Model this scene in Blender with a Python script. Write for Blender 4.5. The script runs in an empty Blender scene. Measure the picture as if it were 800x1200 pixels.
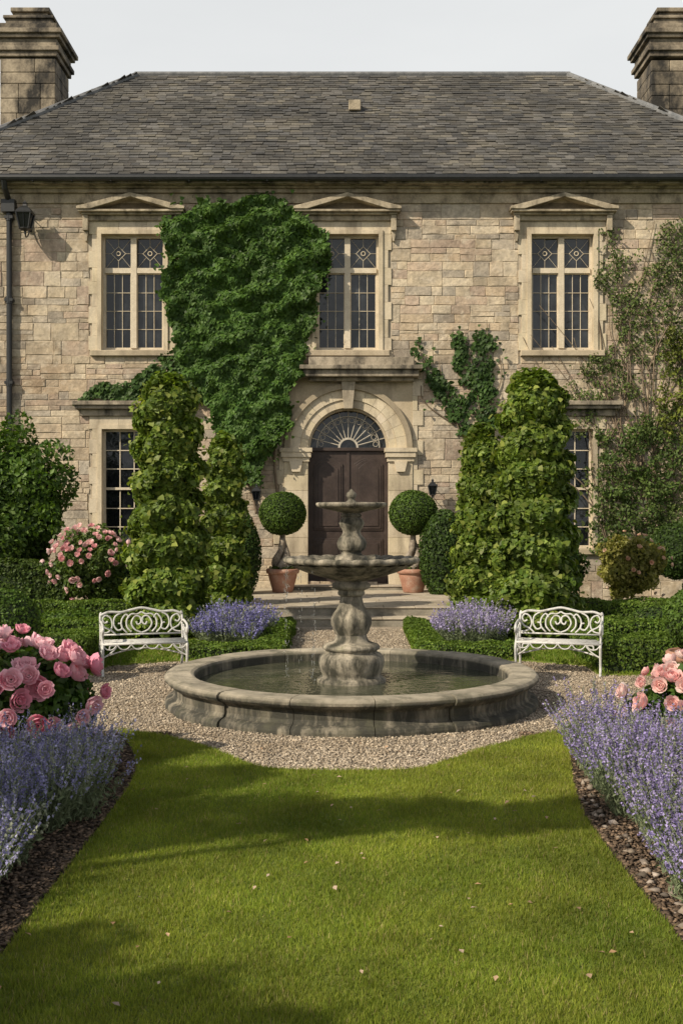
import bpy, math, random
import numpy as np
from mathutils import Vector, Matrix
random.seed(5)
rng=np.random.default_rng(7)
scene=bpy.context.scene
COL=scene.collection

# ------------------------------------------------------------------ materials
def nt(name):
    m=bpy.data.materials.new(name); m.use_nodes=True
    n=m.node_tree; n.nodes.clear()
    return m,n
def N(n,t,**k):
    x=n.nodes.new(t)
    for a,b in k.items(): setattr(x,a,b)
    return x
def mixc(n,a,b,f,mode='MIX'):
    x=n.nodes.new('ShaderNodeMix'); x.data_type='RGBA'; x.blend_type=mode
    for s,v in ((x.inputs[0],f),(x.inputs[6],a),(x.inputs[7],b)):
        if isinstance(v,bpy.types.NodeSocket): n.links.new(v,s)
        elif isinstance(v,(int,float)): s.default_value=v
        else: s.default_value=(*v,1)
    return x.outputs[2]
def noise(n,co,scale,detail=5,rough=.55,dist=0):
    x=N(n,'ShaderNodeTexNoise'); x.inputs['Scale'].default_value=scale
    x.inputs['Detail'].default_value=detail; x.inputs['Roughness'].default_value=rough
    x.inputs['Distortion'].default_value=dist
    n.links.new(co,x.inputs['Vector']); return x.outputs[0]
def ramp(n,f,p0,p1):
    x=N(n,'ShaderNodeMapRange'); x.inputs[1].default_value=p0; x.inputs[2].default_value=p1
    n.links.new(f,x.inputs[0]); return x.outputs[0]
def coords(n,scale=None):
    t=N(n,'ShaderNodeTexCoord').outputs['Object']
    if scale:
        m=N(n,'ShaderNodeMapping'); m.inputs['Scale'].default_value=scale
        n.links.new(t,m.inputs[0]); t=m.outputs[0]
    return t
def surf(name,c1,c2,scale=3,rough=.8,bump=.3,bscale=40,bdist=.01,attr=False,stain=None,stain_rng=(.5,.7),
         stain_scale=(1,1,1),stain_s=1.2,fine=(.8,1.15),metal=0,spec=.4,c3=None,c3rng=(.6,.7),c3s=9,c4=None,c4rng=(.55,.7),c4s=.6):
    m,n=nt(name); L=n.links.new
    out=N(n,'ShaderNodeOutputMaterial'); p=N(n,'ShaderNodeBsdfPrincipled')
    co=coords(n)
    col=mixc(n,c1,c2,ramp(n,noise(n,co,scale,6),.35,.65))
    if attr:
        a=N(n,'ShaderNodeAttribute',attribute_name='Col'); col=mixc(n,col,a.outputs['Color'],1.0,'MULTIPLY')
    if c4: col=mixc(n,col,mixc(n,(1,1,1),c4,ramp(n,noise(n,co,c4s,7,.7),*c4rng)),1.0,'MULTIPLY')
    if c3: col=mixc(n,col,c3,ramp(n,noise(n,co,c3s,6,.7),*c3rng))
    if stain:
        sc=coords(n,stain_scale); col=mixc(n,col,stain,ramp(n,noise(n,sc,stain_s,8,.65),*stain_rng))
    f=ramp(n,noise(n,co,bscale*.8,4,.7),.3,.7)
    v=N(n,'ShaderNodeMapRange'); v.inputs[3].default_value=fine[0]; v.inputs[4].default_value=fine[1]; L(f,v.inputs[0])
    h=N(n,'ShaderNodeCombineColor')
    for i in range(3): L(v.outputs[0],h.inputs[i])
    col=mixc(n,col,h.outputs[0],1.0,'MULTIPLY')
    L(col,p.inputs['Base Color']); p.inputs['Roughness'].default_value=rough; p.inputs['Metallic'].default_value=metal
    p.inputs['Specular IOR Level'].default_value=spec
    if bump:
        b=N(n,'ShaderNodeBump'); b.inputs['Strength'].default_value=bump; b.inputs['Distance'].default_value=bdist
        L(noise(n,co,bscale,6,.65),b.inputs['Height']); L(b.outputs[0],p.inputs['Normal'])
    L(p.outputs[0],out.inputs[0]); return m
def leafmat(name,rough=.5,trans=.3,spec=.35,tint=(1.25,1.3,.5),nscale=1.2,var=(.7,1.25)):
    m,n=nt(name); L=n.links.new
    out=N(n,'ShaderNodeOutputMaterial'); p=N(n,'ShaderNodeBsdfPrincipled')
    a=N(n,'ShaderNodeAttribute',attribute_name='Col')
    co=coords(n); v=N(n,'ShaderNodeMapRange'); v.inputs[1].default_value=.35; v.inputs[2].default_value=.65
    v.inputs[3].default_value=var[0]; v.inputs[4].default_value=var[1]
    L(noise(n,co,nscale,5,.65),v.inputs[0])
    h=N(n,'ShaderNodeCombineColor')
    for i in range(3): L(v.outputs[0],h.inputs[i])
    col=mixc(n,a.outputs['Color'],h.outputs[0],1.0,'MULTIPLY')
    L(col,p.inputs['Base Color']); p.inputs['Roughness'].default_value=rough; p.inputs['Specular IOR Level'].default_value=spec
    t=N(n,'ShaderNodeBsdfTranslucent'); L(mixc(n,col,tint,1.0,'MULTIPLY'),t.inputs[0])
    mx=N(n,'ShaderNodeMixShader'); mx.inputs[0].default_value=trans
    L(p.outputs[0],mx.inputs[1]); L(t.outputs[0],mx.inputs[2]); L(mx.outputs[0],out.inputs[0]); return m

M={}
M['wall']=surf('rubble_stone',(.84,.82,.79),(1.18,1.13,1.05),2.6,.92,.9,14,.022,attr=True,stain=(.16,.13,.095),stain_rng=(.52,.80),
   stain_scale=(1,1,.6),stain_s=.9,fine=(.74,1.18),c3=(.53,.45,.345),c3rng=(.50,.68),c3s=3.2,c4=(.66,.61,.58),c4rng=(.48,.68),c4s=.45)
M['mortar']=surf('lime_mortar',(.36,.30,.225),(.46,.395,.30),4,.95,.6,50)
M['ashlar']=surf('cream_ashlar',(.51,.43,.305),(.62,.53,.395),1.6,.85,.35,35,.008,attr=True,stain=(.20,.16,.115),stain_rng=(.48,.76),
   stain_scale=(1.3,1.3,.35),stain_s=1.8,fine=(.85,1.1))
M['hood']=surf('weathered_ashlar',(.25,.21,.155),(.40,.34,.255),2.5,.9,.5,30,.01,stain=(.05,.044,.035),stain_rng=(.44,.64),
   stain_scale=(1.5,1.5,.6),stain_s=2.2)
M['ped']=surf('pediment_stone',(.32,.265,.185),(.48,.405,.295),2.5,.9,.5,30,.01,attr=True,stain=(.10,.083,.06),stain_rng=(.46,.70),
   stain_scale=(1.5,1.5,.8),stain_s=2.6)
M['slate']=surf('stone_slate',(.70,.70,.71),(1.14,1.10,1.03),1.1,.75,.6,30,.008,attr=True,stain=(.045,.044,.042),stain_rng=(.46,.76),
   stain_scale=(1,1,1),stain_s=.5,c3=(.21,.19,.13),c3rng=(.64,.78),c3s=14,spec=.3)
M['chim']=surf('chimney_stone',(.19,.155,.115),(.33,.275,.205),1.8,.9,.7,18,.02,attr=True,stain=(.03,.027,.023),stain_rng=(.42,.60),
   stain_scale=(1,1,.6),stain_s=1.6)
M['fount']=surf('fountain_stone',(.26,.23,.175),(.44,.385,.295),5,.85,.7,45,.008,attr=True,stain=(.045,.042,.030),stain_rng=(.38,.60),
   stain_scale=(1.8,1.8,.6),stain_s=2.8,c3=(.14,.145,.07),c3rng=(.56,.72),c3s=7)
def poolmat():
    m,n=nt('pool_stone'); L=n.links.new
    out=N(n,'ShaderNodeOutputMaterial'); p=N(n,'ShaderNodeBsdfPrincipled'); co=coords(n)
    col=mixc(n,(.27,.24,.185),(.45,.395,.305),ramp(n,noise(n,co,5,6),.35,.65))
    a=N(n,'ShaderNodeAttribute',attribute_name='Col'); col=mixc(n,col,a.outputs['Color'],1.0,'MULTIPLY')
    g=N(n,'ShaderNodeSeparateXYZ'); L(co,g.inputs[0]); hz=ramp(n,g.outputs[2],.372,.315)
    st=ramp(n,noise(n,coords(n,(1.8,1.8,.35)),2.6,8,.72),.27,.52)
    mm=N(n,'ShaderNodeMath',operation='MULTIPLY'); L(hz,mm.inputs[0]); L(st,mm.inputs[1])
    col=mixc(n,col,(.042,.040,.030),mm.outputs[0])
    col=mixc(n,col,(.085,.082,.05),ramp(n,noise(n,co,3.2,8,.7),.50,.72))
    L(col,p.inputs['Base Color']); p.inputs['Roughness'].default_value=.85
    b=N(n,'ShaderNodeBump'); b.inputs['Strength'].default_value=.8; b.inputs['Distance'].default_value=.01
    L(noise(n,co,40,6,.7),b.inputs['Height']); L(b.outputs[0],p.inputs['Normal']); L(p.outputs[0],out.inputs[0]); return m
M['pool']=poolmat()
M['paving']=surf('paving_stone',(.38,.32,.245),(.50,.435,.34),2,.85,.4,40,.006,attr=True,stain=(.2,.165,.115),stain_rng=(.5,.75))
M['step']=surf('step_stone',(.2,.18,.145),(.32,.29,.23),3,.88,.5,40,.008,stain=(.08,.075,.055),stain_rng=(.48,.7))
M['iron']=surf('black_iron',(.012,.013,.014),(.02,.021,.022),8,.45,.1,60,.002,spec=.5)
M['lead']=surf('lead_flashing',(.11,.115,.12),(.2,.2,.2),5,.6,.2,30,.004)
M['white']=surf('white_painted_iron',(.46,.455,.43),(.62,.61,.58),14,.5,.3,90,.002,stain=(.17,.14,.11),stain_rng=(.54,.74),stain_s=9)
M['frame']=surf('cream_window_paint',(.54,.46,.34),(.64,.555,.425),6,.6,.1,60,.002)
M['door']=surf('dark_oak_door',(.036,.025,.021),(.062,.044,.037),3,.5,.35,20,.003,spec=.35)
M['terra']=surf('terracotta',(.32,.16,.105),(.42,.23,.16),6,.8,.3,50,.004,stain=(.42,.34,.27),stain_rng=(.52,.75),stain_s=6)
M['soil']=surf('bark_soil',(.045,.03,.02),(.10,.068,.045),9,.95,1,60,.03)
M['grassbase']=surf('grass_ground',(.13,.18,.025),(.20,.225,.035),2.5,.95,.8,90,.02)
M['ground']=surf('garden_ground',(.05,.075,.02),(.085,.10,.03),1,.95,.8,50,.02)
M['bark']=surf('bark',(.09,.065,.045),(.16,.125,.09),12,.9,.8,30,.01)
M['oldtrunk']=surf('gnarled_trunk',(.16,.13,.10),(.34,.29,.23),9,.9,1,22,.02)
M['core']=surf('foliage_shade',(.012,.022,.006),(.02,.034,.01),8,.95,.6,30,.03)  # near-black green: shade between leaves painted onto solid cores inside the plants
M['vinestem']=surf('vine_stem',(.13,.095,.065),(.2,.15,.10),12,.9,.5,50,.005)
M['leaf']=leafmat('garden_leaf',.5,.36,.3)
M['box']=leafmat('box_leaf',.55,.32,.25,nscale=2.5)
M['ivy']=leafmat('ivy_leaf',.55,.26,.26,nscale=.9,var=(.65,1.2))
M['petal']=leafmat('petal',.6,.35,.2,tint=(1,.9,.9),nscale=3,var=(.9,1.1))
M['lav']=leafmat('lavender_flower',.7,.3,.15,tint=(1,.95,1.05),nscale=2.5,var=(.8,1.2))
M['grass']=leafmat('grass_blade',.6,.42,.2,nscale=1.1,var=(.66,1.25))
M['pebble']=surf('gravel_pebble',(.8,.8,.8),(1.1,1.1,1.1),6,.85,.2,80,.002,attr=True,c4=(.72,.68,.62),c4rng=(.48,.7),c4s=.9)
def gravelmat():
    m,n=nt('gravel'); L=n.links.new
    out=N(n,'ShaderNodeOutputMaterial'); p=N(n,'ShaderNodeBsdfPrincipled'); co=coords(n)
    v=N(n,'ShaderNodeTexVoronoi'); v.inputs['Scale'].default_value=48; L(co,v.inputs['Vector'])
    bw=N(n,'ShaderNodeRGBToBW'); L(v.outputs['Color'],bw.inputs[0])
    col=mixc(n,(.22,.175,.125),(.49,.41,.31),bw.outputs[0])
    col=mixc(n,col,(.18,.145,.10),ramp(n,noise(n,co,1.3,6,.6),.50,.82))
    L(col,p.inputs['Base Color']); p.inputs['Roughness'].default_value=.9
    b=N(n,'ShaderNodeBump'); b.invert=True; b.inputs['Strength'].default_value=1; b.inputs['Distance'].default_value=.012
    L(v.outputs['Distance'],b.inputs['Height']); L(b.outputs[0],p.inputs['Normal']); L(p.outputs[0],out.inputs[0]); return m
M['gravel']=gravelmat()
def watermat():
    m,n=nt('pool_water'); L=n.links.new
    out=N(n,'ShaderNodeOutputMaterial'); p=N(n,'ShaderNodeBsdfPrincipled'); co=coords(n)
    L(mixc(n,(.05,.055,.035),(.09,.09,.058),ramp(n,noise(n,co,2.5,4),.4,.6)),p.inputs['Base Color'])
    p.inputs['Roughness'].default_value=.04; p.inputs['IOR'].default_value=1.4
    b=N(n,'ShaderNodeBump'); b.inputs['Strength'].default_value=.5; b.inputs['Distance'].default_value=.012
    L(noise(n,co,9,3,.5,.6),b.inputs['Height']); L(b.outputs[0],p.inputs['Normal']); L(p.outputs[0],out.inputs[0]); return m
M['water']=watermat()
def glassmat():
    m,n=nt('old_window_glass'); L=n.links.new
    out=N(n,'ShaderNodeOutputMaterial'); p=N(n,'ShaderNodeBsdfPrincipled'); co=coords(n)
    L(mixc(n,(.006,.007,.009),(.045,.05,.055),ramp(n,noise(n,co,.9,4,.6),.45,.68)),p.inputs['Base Color'])
    p.inputs['Roughness'].default_value=.05; p.inputs['IOR'].default_value=1.52
    b=N(n,'ShaderNodeBump'); b.inputs['Strength'].default_value=.35; b.inputs['Distance'].default_value=.012
    L(noise(n,co,4,2),b.inputs['Height']); L(b.outputs[0],p.inputs['Normal']); L(p.outputs[0],out.inputs[0]); return m
M['glass']=glassmat()
def streammat():
    m,n=nt('falling_water'); out=N(n,'ShaderNodeOutputMaterial')
    g=N(n,'ShaderNodeBsdfPrincipled'); g.inputs['Base Color'].default_value=(.9,.93,.95,1); g.inputs['Roughness'].default_value=.1
    g.inputs['Transmission Weight'].default_value=.9; g.inputs['IOR'].default_value=1.33
    n.links.new(g.outputs[0],out.inputs[0]); return m
M['stream']=streammat()

# ------------------------------------------------------------------ helpers
def empty(name,loc=(0,0,0)):
    e=bpy.data.objects.new(name,None); e.location=loc; e.empty_display_size=.3; COL.objects.link(e); return e
def link(o,parent=None):
    COL.objects.link(o)
    if parent:
        o.parent=parent; o.matrix_parent_inverse=Matrix.Translation(-Vector(parent.location))
    return o
class MB:
    def __init__(s): s.v=[];s.f=[];s.c=[]
    def add(s,V,F,col=(1,1,1)):
        b=len(s.v); s.v+= [tuple(map(float,p)) for p in V]; s.f+=[tuple(b+i for i in f) for f in F]; s.c+=[col]*len(V)
    def box(s,x0,x1,y0,y1,z0,z1,col=(1,1,1)):
        s.add([(x0,y0,z0),(x1,y0,z0),(x1,y1,z0),(x0,y1,z0),(x0,y0,z1),(x1,y0,z1),(x1,y1,z1),(x0,y1,z1)],
          [(0,3,2,1),(4,5,6,7),(0,1,5,4),(1,2,6,5),(2,3,7,6),(3,0,4,7)],col)
    def block(s,x0,x1,y0,y1,z0,z1,ch=.01,col=(1,1,1),jit=0):
        j=lambda: random.uniform(-jit,jit)
        V=[(x0,y1,z0),(x1,y1,z0),(x1,y1,z1),(x0,y1,z1)]
        V+=[(x0,y0+ch,z0),(x1,y0+ch,z0),(x1,y0+ch,z1),(x0,y0+ch,z1)]
        V+=[(x0+ch+abs(j()),y0+j(),z0+ch+abs(j())),(x1-ch-abs(j()),y0+j(),z0+ch+abs(j())),(x1-ch-abs(j()),y0+j(),z1-ch-abs(j())),(x0+ch+abs(j()),y0+j(),z1-ch-abs(j()))]
        F=[(8,9,10,11)]
        for a in range(4):
            b=(a+1)%4; F+=[(a,b,4+b,4+a),(4+a,4+b,8+b,8+a)]
        s.add(V,F,col)
    def prism(s,poly,y0,y1,col=(1,1,1)): # poly in xz
        k=len(poly); V=[(x,y0,z) for x,z in poly]+[(x,y1,z) for x,z in poly]
        F=[tuple(range(k)),tuple(range(2*k-1,k-1,-1))]+[(i,i+k,(i+1)%k+k,(i+1)%k) for i in range(k)]
        s.add(V,F,col)
    def arc(s,cx,cz,r0,r1,y0,y1,a0,a1,n=6,col=(1,1,1)):
        V=[];F=[]
        for i in range(n+1):
            a=a0+(a1-a0)*i/n; c,d=math.cos(a),math.sin(a)
            V+=[(cx+r0*c,y0,cz+r0*d),(cx+r1*c,y0,cz+r1*d),(cx+r1*c,y1,cz+r1*d),(cx+r0*c,y1,cz+r0*d)]
        for i in range(n):
            for k in range(4): F.append((4*i+k,4*i+(k+1)%4,4*i+4+(k+1)%4,4*i+4+k))
        F+=[(0,1,2,3),(4*n+3,4*n+2,4*n+1,4*n)]
        s.add(V,F,col)
    def tube(s,P,r,k=8,col=(1,1,1),cap=True):
        P=[Vector(p) for p in P]; n=len(P)
        R=list(r) if hasattr(r,'__len__') else [r]*n
        R=R+[R[-1]]*(n-len(R))
        t0=(P[1]-P[0]).normalized(); u=t0.orthogonal().normalized(); V=[];F=[]
        for i in range(n):
            t=(P[min(i+1,n-1)]-P[max(i-1,0)]).normalized()
            u=(u-t*u.dot(t)).normalized(); w=t.cross(u)
            for j in range(k):
                a=2*math.pi*j/k; V.append(P[i]+(u*math.cos(a)+w*math.sin(a))*R[i])
        for i in range(n-1):
            for j in range(k): F.append((i*k+j,i*k+(j+1)%k,(i+1)*k+(j+1)%k,(i+1)*k+j))
        if cap: F+=[tuple(range(k-1,-1,-1)),tuple(range((n-1)*k,n*k))]
        s.add(V,F,col)
    def lathe(s,prof,c=(0,0),k=48,a0=0,a1=2*math.pi,mod=None,col=(1,1,1)):
        full=abs(a1-a0-2*math.pi)<1e-6; m=k if full else k+1; V=[];F=[]
        for i in range(m):
            a=a0+(a1-a0)*i/k
            for (r,z) in prof:
                if mod: r,z=mod(r,z,a)
                V.append((c[0]+r*math.cos(a),c[1]+r*math.sin(a),z))
        p=len(prof)
        for i in range(k):
            i2=(i+1)%m
            for j in range(p-1): F.append((i*p+j,i2*p+j,i2*p+j+1,i*p+j+1))
        if not full: F+=[tuple(range(p)),tuple(range(m*p-1,(m-1)*p-1,-1))]
        s.add(V,F,col)
    def obj(s,name,mat,parent=None,smooth=False,bevel=0,loc=None):
        me=bpy.data.meshes.new(name); me.from_pydata(s.v,[],s.f); me.update()
        a=me.color_attributes.new('Col','FLOAT_COLOR','POINT')
        c=np.ones((len(s.v),4),dtype=np.float32); c[:,:3]=np.array(s.c,dtype=np.float32)
        a.data.foreach_set('color',c.ravel())
        if smooth: me.polygons.foreach_set('use_smooth',[True]*len(me.polygons))
        me.materials.append(mat)
        o=bpy.data.objects.new(name,me); link(o,parent)
        if bevel:
            b=o.modifiers.new('b','BEVEL'); b.width=bevel; b.segments=2; b.limit_method='ANGLE'
        return o
def fixn(o):
    import bmesh
    bm=bmesh.new(); bm.from_mesh(o.data); bmesh.ops.recalc_face_normals(bm,faces=bm.faces); bm.to_mesh(o.data); bm.free(); return o
def cr(P,n=6):
    P=[Vector(p) for p in P]; out=[]
    for i in range(len(P)-1):
        a=P[max(i-1,0)];b=P[i];c=P[i+1];d=P[min(i+2,len(P)-1)]
        for k in range(n):
            t=k/n; out.append(.5*((2*b)+(c-a)*t+(2*a-5*b+4*c-d)*t*t+(3*b-a-3*c+d)*t**3))
    out.append(P[-1]); return out
def bigmesh(name,V,F,C,mat,parent=None):
    n,k,_=V.shape; F=np.array(F,dtype=np.int32); m,L=F.shape
    me=bpy.data.meshes.new(name)
    me.vertices.add(n*k); me.vertices.foreach_set('co',V.astype(np.float32).ravel())
    idx=((np.arange(n,dtype=np.int32)*k)[:,None,None]+F[None]).ravel()
    me.loops.add(len(idx)); me.loops.foreach_set('vertex_index',idx)
    me.polygons.add(n*m); me.polygons.foreach_set('loop_start',np.arange(n*m,dtype=np.int32)*L)
    me.update(calc_edges=True)
    a=me.color_attributes.new('Col','FLOAT_COLOR','POINT')
    c=np.ones((n,k,4),dtype=np.float32); c[:,:,:3]=C[:,None,:]
    a.data.foreach_set('color',c.ravel())
    me.materials.append(mat)
    o=bpy.data.objects.new(name,me); return link(o,parent)
def unit(a): return a/np.maximum(np.linalg.norm(a,axis=-1,keepdims=True),1e-9)
T_OVAL=(np.array([(0,0,0),(.32,.45,.10),(0,1,-.05),(-.32,.45,.10)]),[(0,1,2),(0,2,3)])
T_LONG=(np.array([(0,0,0),(.13,.45,.04),(0,1,-.05),(-.13,.45,.04)]),[(0,1,2),(0,2,3)])
T_IVY=(np.array([(0,0,0),(.55,.12,-.04),(.36,.58,.03),(0,1,-.12),(-.36,.58,.03),(-.55,.12,-.04)]),[(0,1,2,3),(0,3,4,5)])
def colors(n,A,B,spread=.18):
    t=rng.random((n,1)); c=np.array(A)*(1-t)+np.array(B)*t
    return np.clip(c*(1+spread*rng.standard_normal((n,1))),.003,1)
def leafset(P,Nn,size,tmpl,jit=.5,hang=0.,jsize=.35):
    n=len(P); Nn=unit(unit(Nn)+jit*rng.standard_normal((n,3)))
    T=unit(rng.standard_normal((n,3)))*(1-abs(hang))+np.array([0,0,-1.])*hang
    T=unit(T-(T*Nn).sum(1,keepdims=True)*Nn); B=np.cross(Nn,T)
    s=(size*(1+jsize*(rng.random(n)*2-1)))[:,None,None] if not hasattr(size,'__len__') else size[:,None,None]
    t=tmpl[0]-np.array([0,.4,0])
    return P[:,None,:]+s*(t[None,:,0:1]*B[:,None]+t[None,:,1:2]*T[:,None]+t[None,:,2:3]*Nn[:,None])
class FN: # smooth random field
    def __init__(s,seed,scale=1.,d=3,k=9):
        r=np.random.default_rng(seed); s.w=r.standard_normal((k,d))*scale*2; s.p=r.random(k)*6.28; s.k=k
    def __call__(s,P): return np.sin(P@s.w.T+s.p).sum(1)/math.sqrt(s.k)
def sphere_dirs(n): return unit(rng.standard_normal((n,3)))
def blob(name,c,rad,n,size,A,B,mat,tmpl=T_OVAL,lump=.18,lk=14,nl=26,jit=.6,thick=.3,core=True,parent=None,hang=.1,zmin=None):
    p=parent or empty(name,(c[0],c[1],0)); c=np.array(c,float); rad=np.array(rad,float)
    D=sphere_dirs(n); K=sphere_dirs(nl); amp=rng.random(nl)
    def R(D): return 1-lump+lump*1.6*np.max(amp[None]*np.exp(lk*(D@K.T-1)),axis=1)
    r=R(D)*(1-thick*rng.random(n)**1.6)
    P=c+D*rad*r[:,None]
    if zmin is not None:
        k=P[:,2]>zmin; P=P[k];D=D[k]
    V=leafset(P,D/rad,size,tmpl,jit,hang)
    bigmesh('leaves',V,tmpl[1],colors(len(P),A,B),mat,p)
    if core:
        bpy.ops.mesh.primitive_ico_sphere_add(subdivisions=4,radius=1)
        o=bpy.context.object; me=o.data; vv=np.empty(len(me.vertices)*3); me.vertices.foreach_get('co',vv); vv=vv.reshape(-1,3)
        q=c+vv*rad*(R(unit(vv))*(1-thick*.8))[:,None]
        if zmin is not None: q[:,2]=np.maximum(q[:,2],zmin)
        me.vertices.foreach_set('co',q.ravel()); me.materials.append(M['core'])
        o.name='shade_core'; o.parent=p; o.matrix_parent_inverse=Matrix.Translation(-Vector(p.location))
    return p
def inpoly(P,poly):
    x,y=P[:,0],P[:,1]; r=np.zeros(len(P),bool); n=len(poly)
    for i in range(n):
        x0,y0=poly[i]; x1,y1=poly[(i+1)%n]
        if y0==y1: continue
        c=((y0>y)!=(y1>y))&(x<(x1-x0)*(y-y0)/(y1-y0)+x0); r^=c
    return r
def sheet(name,poly,z,mat,th=0):
    mb=MB(); k=len(poly)
    if th:
        mb.add([(x,y,z) for x,y in poly]+[(x,y,z-th) for x,y in poly],[tuple(range(k))]+[(i,i+k,(i+1)%k+k,(i+1)%k) for i in range(k)])
    else: mb.add([(x,y,z) for x,y in poly],[tuple(range(k))])
    o=mb.obj(name,mat); fixn(o)
    if o.data.polygons[0].normal.z<0: o.data.flip_normals()
    return o

# ------------------------------------------------------------------ camera / light
EYE=2.2
cam=bpy.data.cameras.new('camera'); co=bpy.data.objects.new('camera',cam); COL.objects.link(co)
co.location=(0,0,EYE); co.rotation_euler=(math.radians(90),0,0)
cam.sensor_fit='VERTICAL'; cam.sensor_height=24; cam.lens=26; cam.clip_end=1500
scene.camera=co
ELEV=math.radians(36); hx,hy=-.80,-.60
tosun=Vector((hx*math.cos(ELEV),hy*math.cos(ELEV),math.sin(ELEV)))
sl=bpy.data.lights.new('sun','SUN'); sl.energy=5.0; sl.angle=math.radians(.6); sl.color=(1,.89,.71)
so=bpy.data.objects.new('sun',sl); COL.objects.link(so); so.location=(-20,-15,25)
so.rotation_euler=(-tosun).to_track_quat('-Z','Y').to_euler()
w=bpy.data.worlds.new('World'); scene.world=w; w.use_nodes=True; n=w.node_tree; n.nodes.clear()
sk=n.nodes.new('ShaderNodeTexSky'); sk.sky_type='NISHITA'; sk.sun_disc=False
sk.sun_elevation=ELEV; sk.sun_rotation=math.atan2(hx,hy); sk.air_density=1.0; sk.dust_density=3.0; sk.ozone_density=1.0
hs=n.nodes.new('ShaderNodeHueSaturation'); hs.inputs['Saturation'].default_value=.55; hs.inputs['Value'].default_value=.62
tc=n.nodes.new('ShaderNodeTexCoord'); mp=n.nodes.new('ShaderNodeMapping'); mp.inputs['Scale'].default_value=(1,1,3.2)
nz=n.nodes.new('ShaderNodeTexNoise'); nz.inputs['Scale'].default_value=1.7; nz.inputs['Detail'].default_value=7
mr=n.nodes.new('ShaderNodeMapRange'); mr.inputs[1].default_value=.36; mr.inputs[2].default_value=.66; mr.inputs[3].default_value=.86; mr.inputs[4].default_value=1
sx=n.nodes.new('ShaderNodeSeparateXYZ'); mz=n.nodes.new('ShaderNodeMapRange')   # bright haze near the horizon, clearer overhead
mz.inputs[1].default_value=.44; mz.inputs[2].default_value=.62; mz.inputs[3].default_value=1; mz.inputs[4].default_value=.04
mm=n.nodes.new('ShaderNodeMath'); mm.operation='MULTIPLY'
mx=n.nodes.new('ShaderNodeMix'); mx.data_type='RGBA'; mx.inputs[7].default_value=(5.65,5.75,5.75,1)
bg=n.nodes.new('ShaderNodeBackground'); bg.inputs[1].default_value=.15; ow=n.nodes.new('ShaderNodeOutputWorld')
L=n.links.new
L(sk.outputs[0],hs.inputs['Color']); L(tc.outputs['Generated'],mp.inputs[0]); L(mp.outputs[0],nz.inputs['Vector']); L(nz.outputs[0],mr.inputs[0])
L(tc.outputs['Generated'],sx.inputs[0]); L(sx.outputs[2],mz.inputs[0]); L(mr.outputs[0],mm.inputs[0]); L(mz.outputs[0],mm.inputs[1])
L(mm.outputs[0],mx.inputs[0]); L(hs.outputs[0],mx.inputs[6]); L(mx.outputs[2],bg.inputs[0]); L(bg.outputs[0],ow.inputs[0])
scene.view_settings.view_transform='Standard'; scene.view_settings.look='None'; scene.view_settings.exposure=0

# ------------------------------------------------------------------ ground
sheet('ground',[(-300,-200),(300,-200),(300,500),(-300,500)],0,M['ground'])
sheet('gravel_path',[(-8,8),(8,8),(8,21.2),(-8,21.2)],.006,M['gravel'])
def cr2(P,n=5): return [(q.x,q.y) for q in cr([(a,b,0) for a,b in P],n)]
LL=[(-1.66,-3),(-1.66,5.4)]+cr2([(-1.66,7.9),(-1.70,9.1),(-1.85,9.9),(-2.1,10.7),(-2.25,11.0)])
TOP=cr2([(-2.22,11.04),(-1.95,10.92),(-1.55,10.6),(-1.18,10.15),(-.88,9.68),(-.58,9.38),(0,9.30),(.6,9.36),(.92,9.68),(1.28,10.15),(1.75,10.65),(2.15,10.98),(2.5,11.12)])
RR=cr2([(2.45,11.0),(2.3,10.6),(2.05,9.9),(1.91,9.2),(1.76,8.2),(1.71,7.4)])+[(1.71,5.5),(1.71,-3)]
lawnpoly=LL+TOP+RR
lawn=empty('lawn')
o=sheet('turf',lawnpoly,.035,M['grassbase'],.04); o.parent=lawn
def blades(poly,x0,x1,y0,y1,n,h,wd,z,parent,A,B,near=True):
    Y=y0+(y1-y0)*rng.random(n)**(1.5 if near else 1); X=x0+(x1-x0)*rng.random(n)
    P=np.stack([X,Y],1); P=P[inpoly(P,poly)]; m=len(P)
    P=np.column_stack([P,np.full(m,z)])
    f1=FN(3,.8,2)(P[:,:2]); f2=FN(4,5,2)(P[:,:2])
    a=rng.random(m)*6.28; side=np.stack([np.cos(a),np.sin(a),0*a],1)
    H=h*(.6+.7*rng.random(m))*(1+.16*f2); lean=rng.standard_normal((m,3))*.45; lean[:,2]=1
    W=wd*(.7+.6*rng.random(m))*(1+.06*(P[:,1]-5))
    tip=P+unit(lean)*H[:,None]
    V=np.stack([P-side*W[:,None]/2,P+side*W[:,None]/2,tip],1)
    t=np.clip(.5+.22*f1+.22*rng.standard_normal(m),0,1)[:,None]
    C=np.array(A)*(1-t)+np.array(B)*t; dead=rng.random(m)<.05+.06*np.clip(f2,0,1); C[dead]=(.38,.32,.14)
    return bigmesh('grass_blades',V,[(0,1,2)],np.clip(C*(1+.15*rng.standard_normal((m,1))),.01,1),M['grass'],parent)
blades(lawnpoly,-2.3,2.5,4.2,11.15,400000,.034,.0055,.033,lawn,(.165,.235,.03),(.335,.355,.06))
k=85; P=np.column_stack([rng.uniform(-1.6,1.6,k),4.5+6*rng.random(k),np.full(k,.066)])
V=leafset(P,np.tile([0,0,1.],(k,1)),.036,T_OVAL,.25)
bigmesh('fallen_leaves',V,T_OVAL[1],colors(k,(.5,.30,.16),(.62,.48,.38)),M['petal'])
sheet('flower_bed',[(-9,-3)]+LL+[(-9,11.0)],.03,M['soil'],.035)
sheet('flower_bed',[(9,-3),(9,11.12),(2.5,11.12)]+RR,.03,M['soil'],.035)
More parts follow.
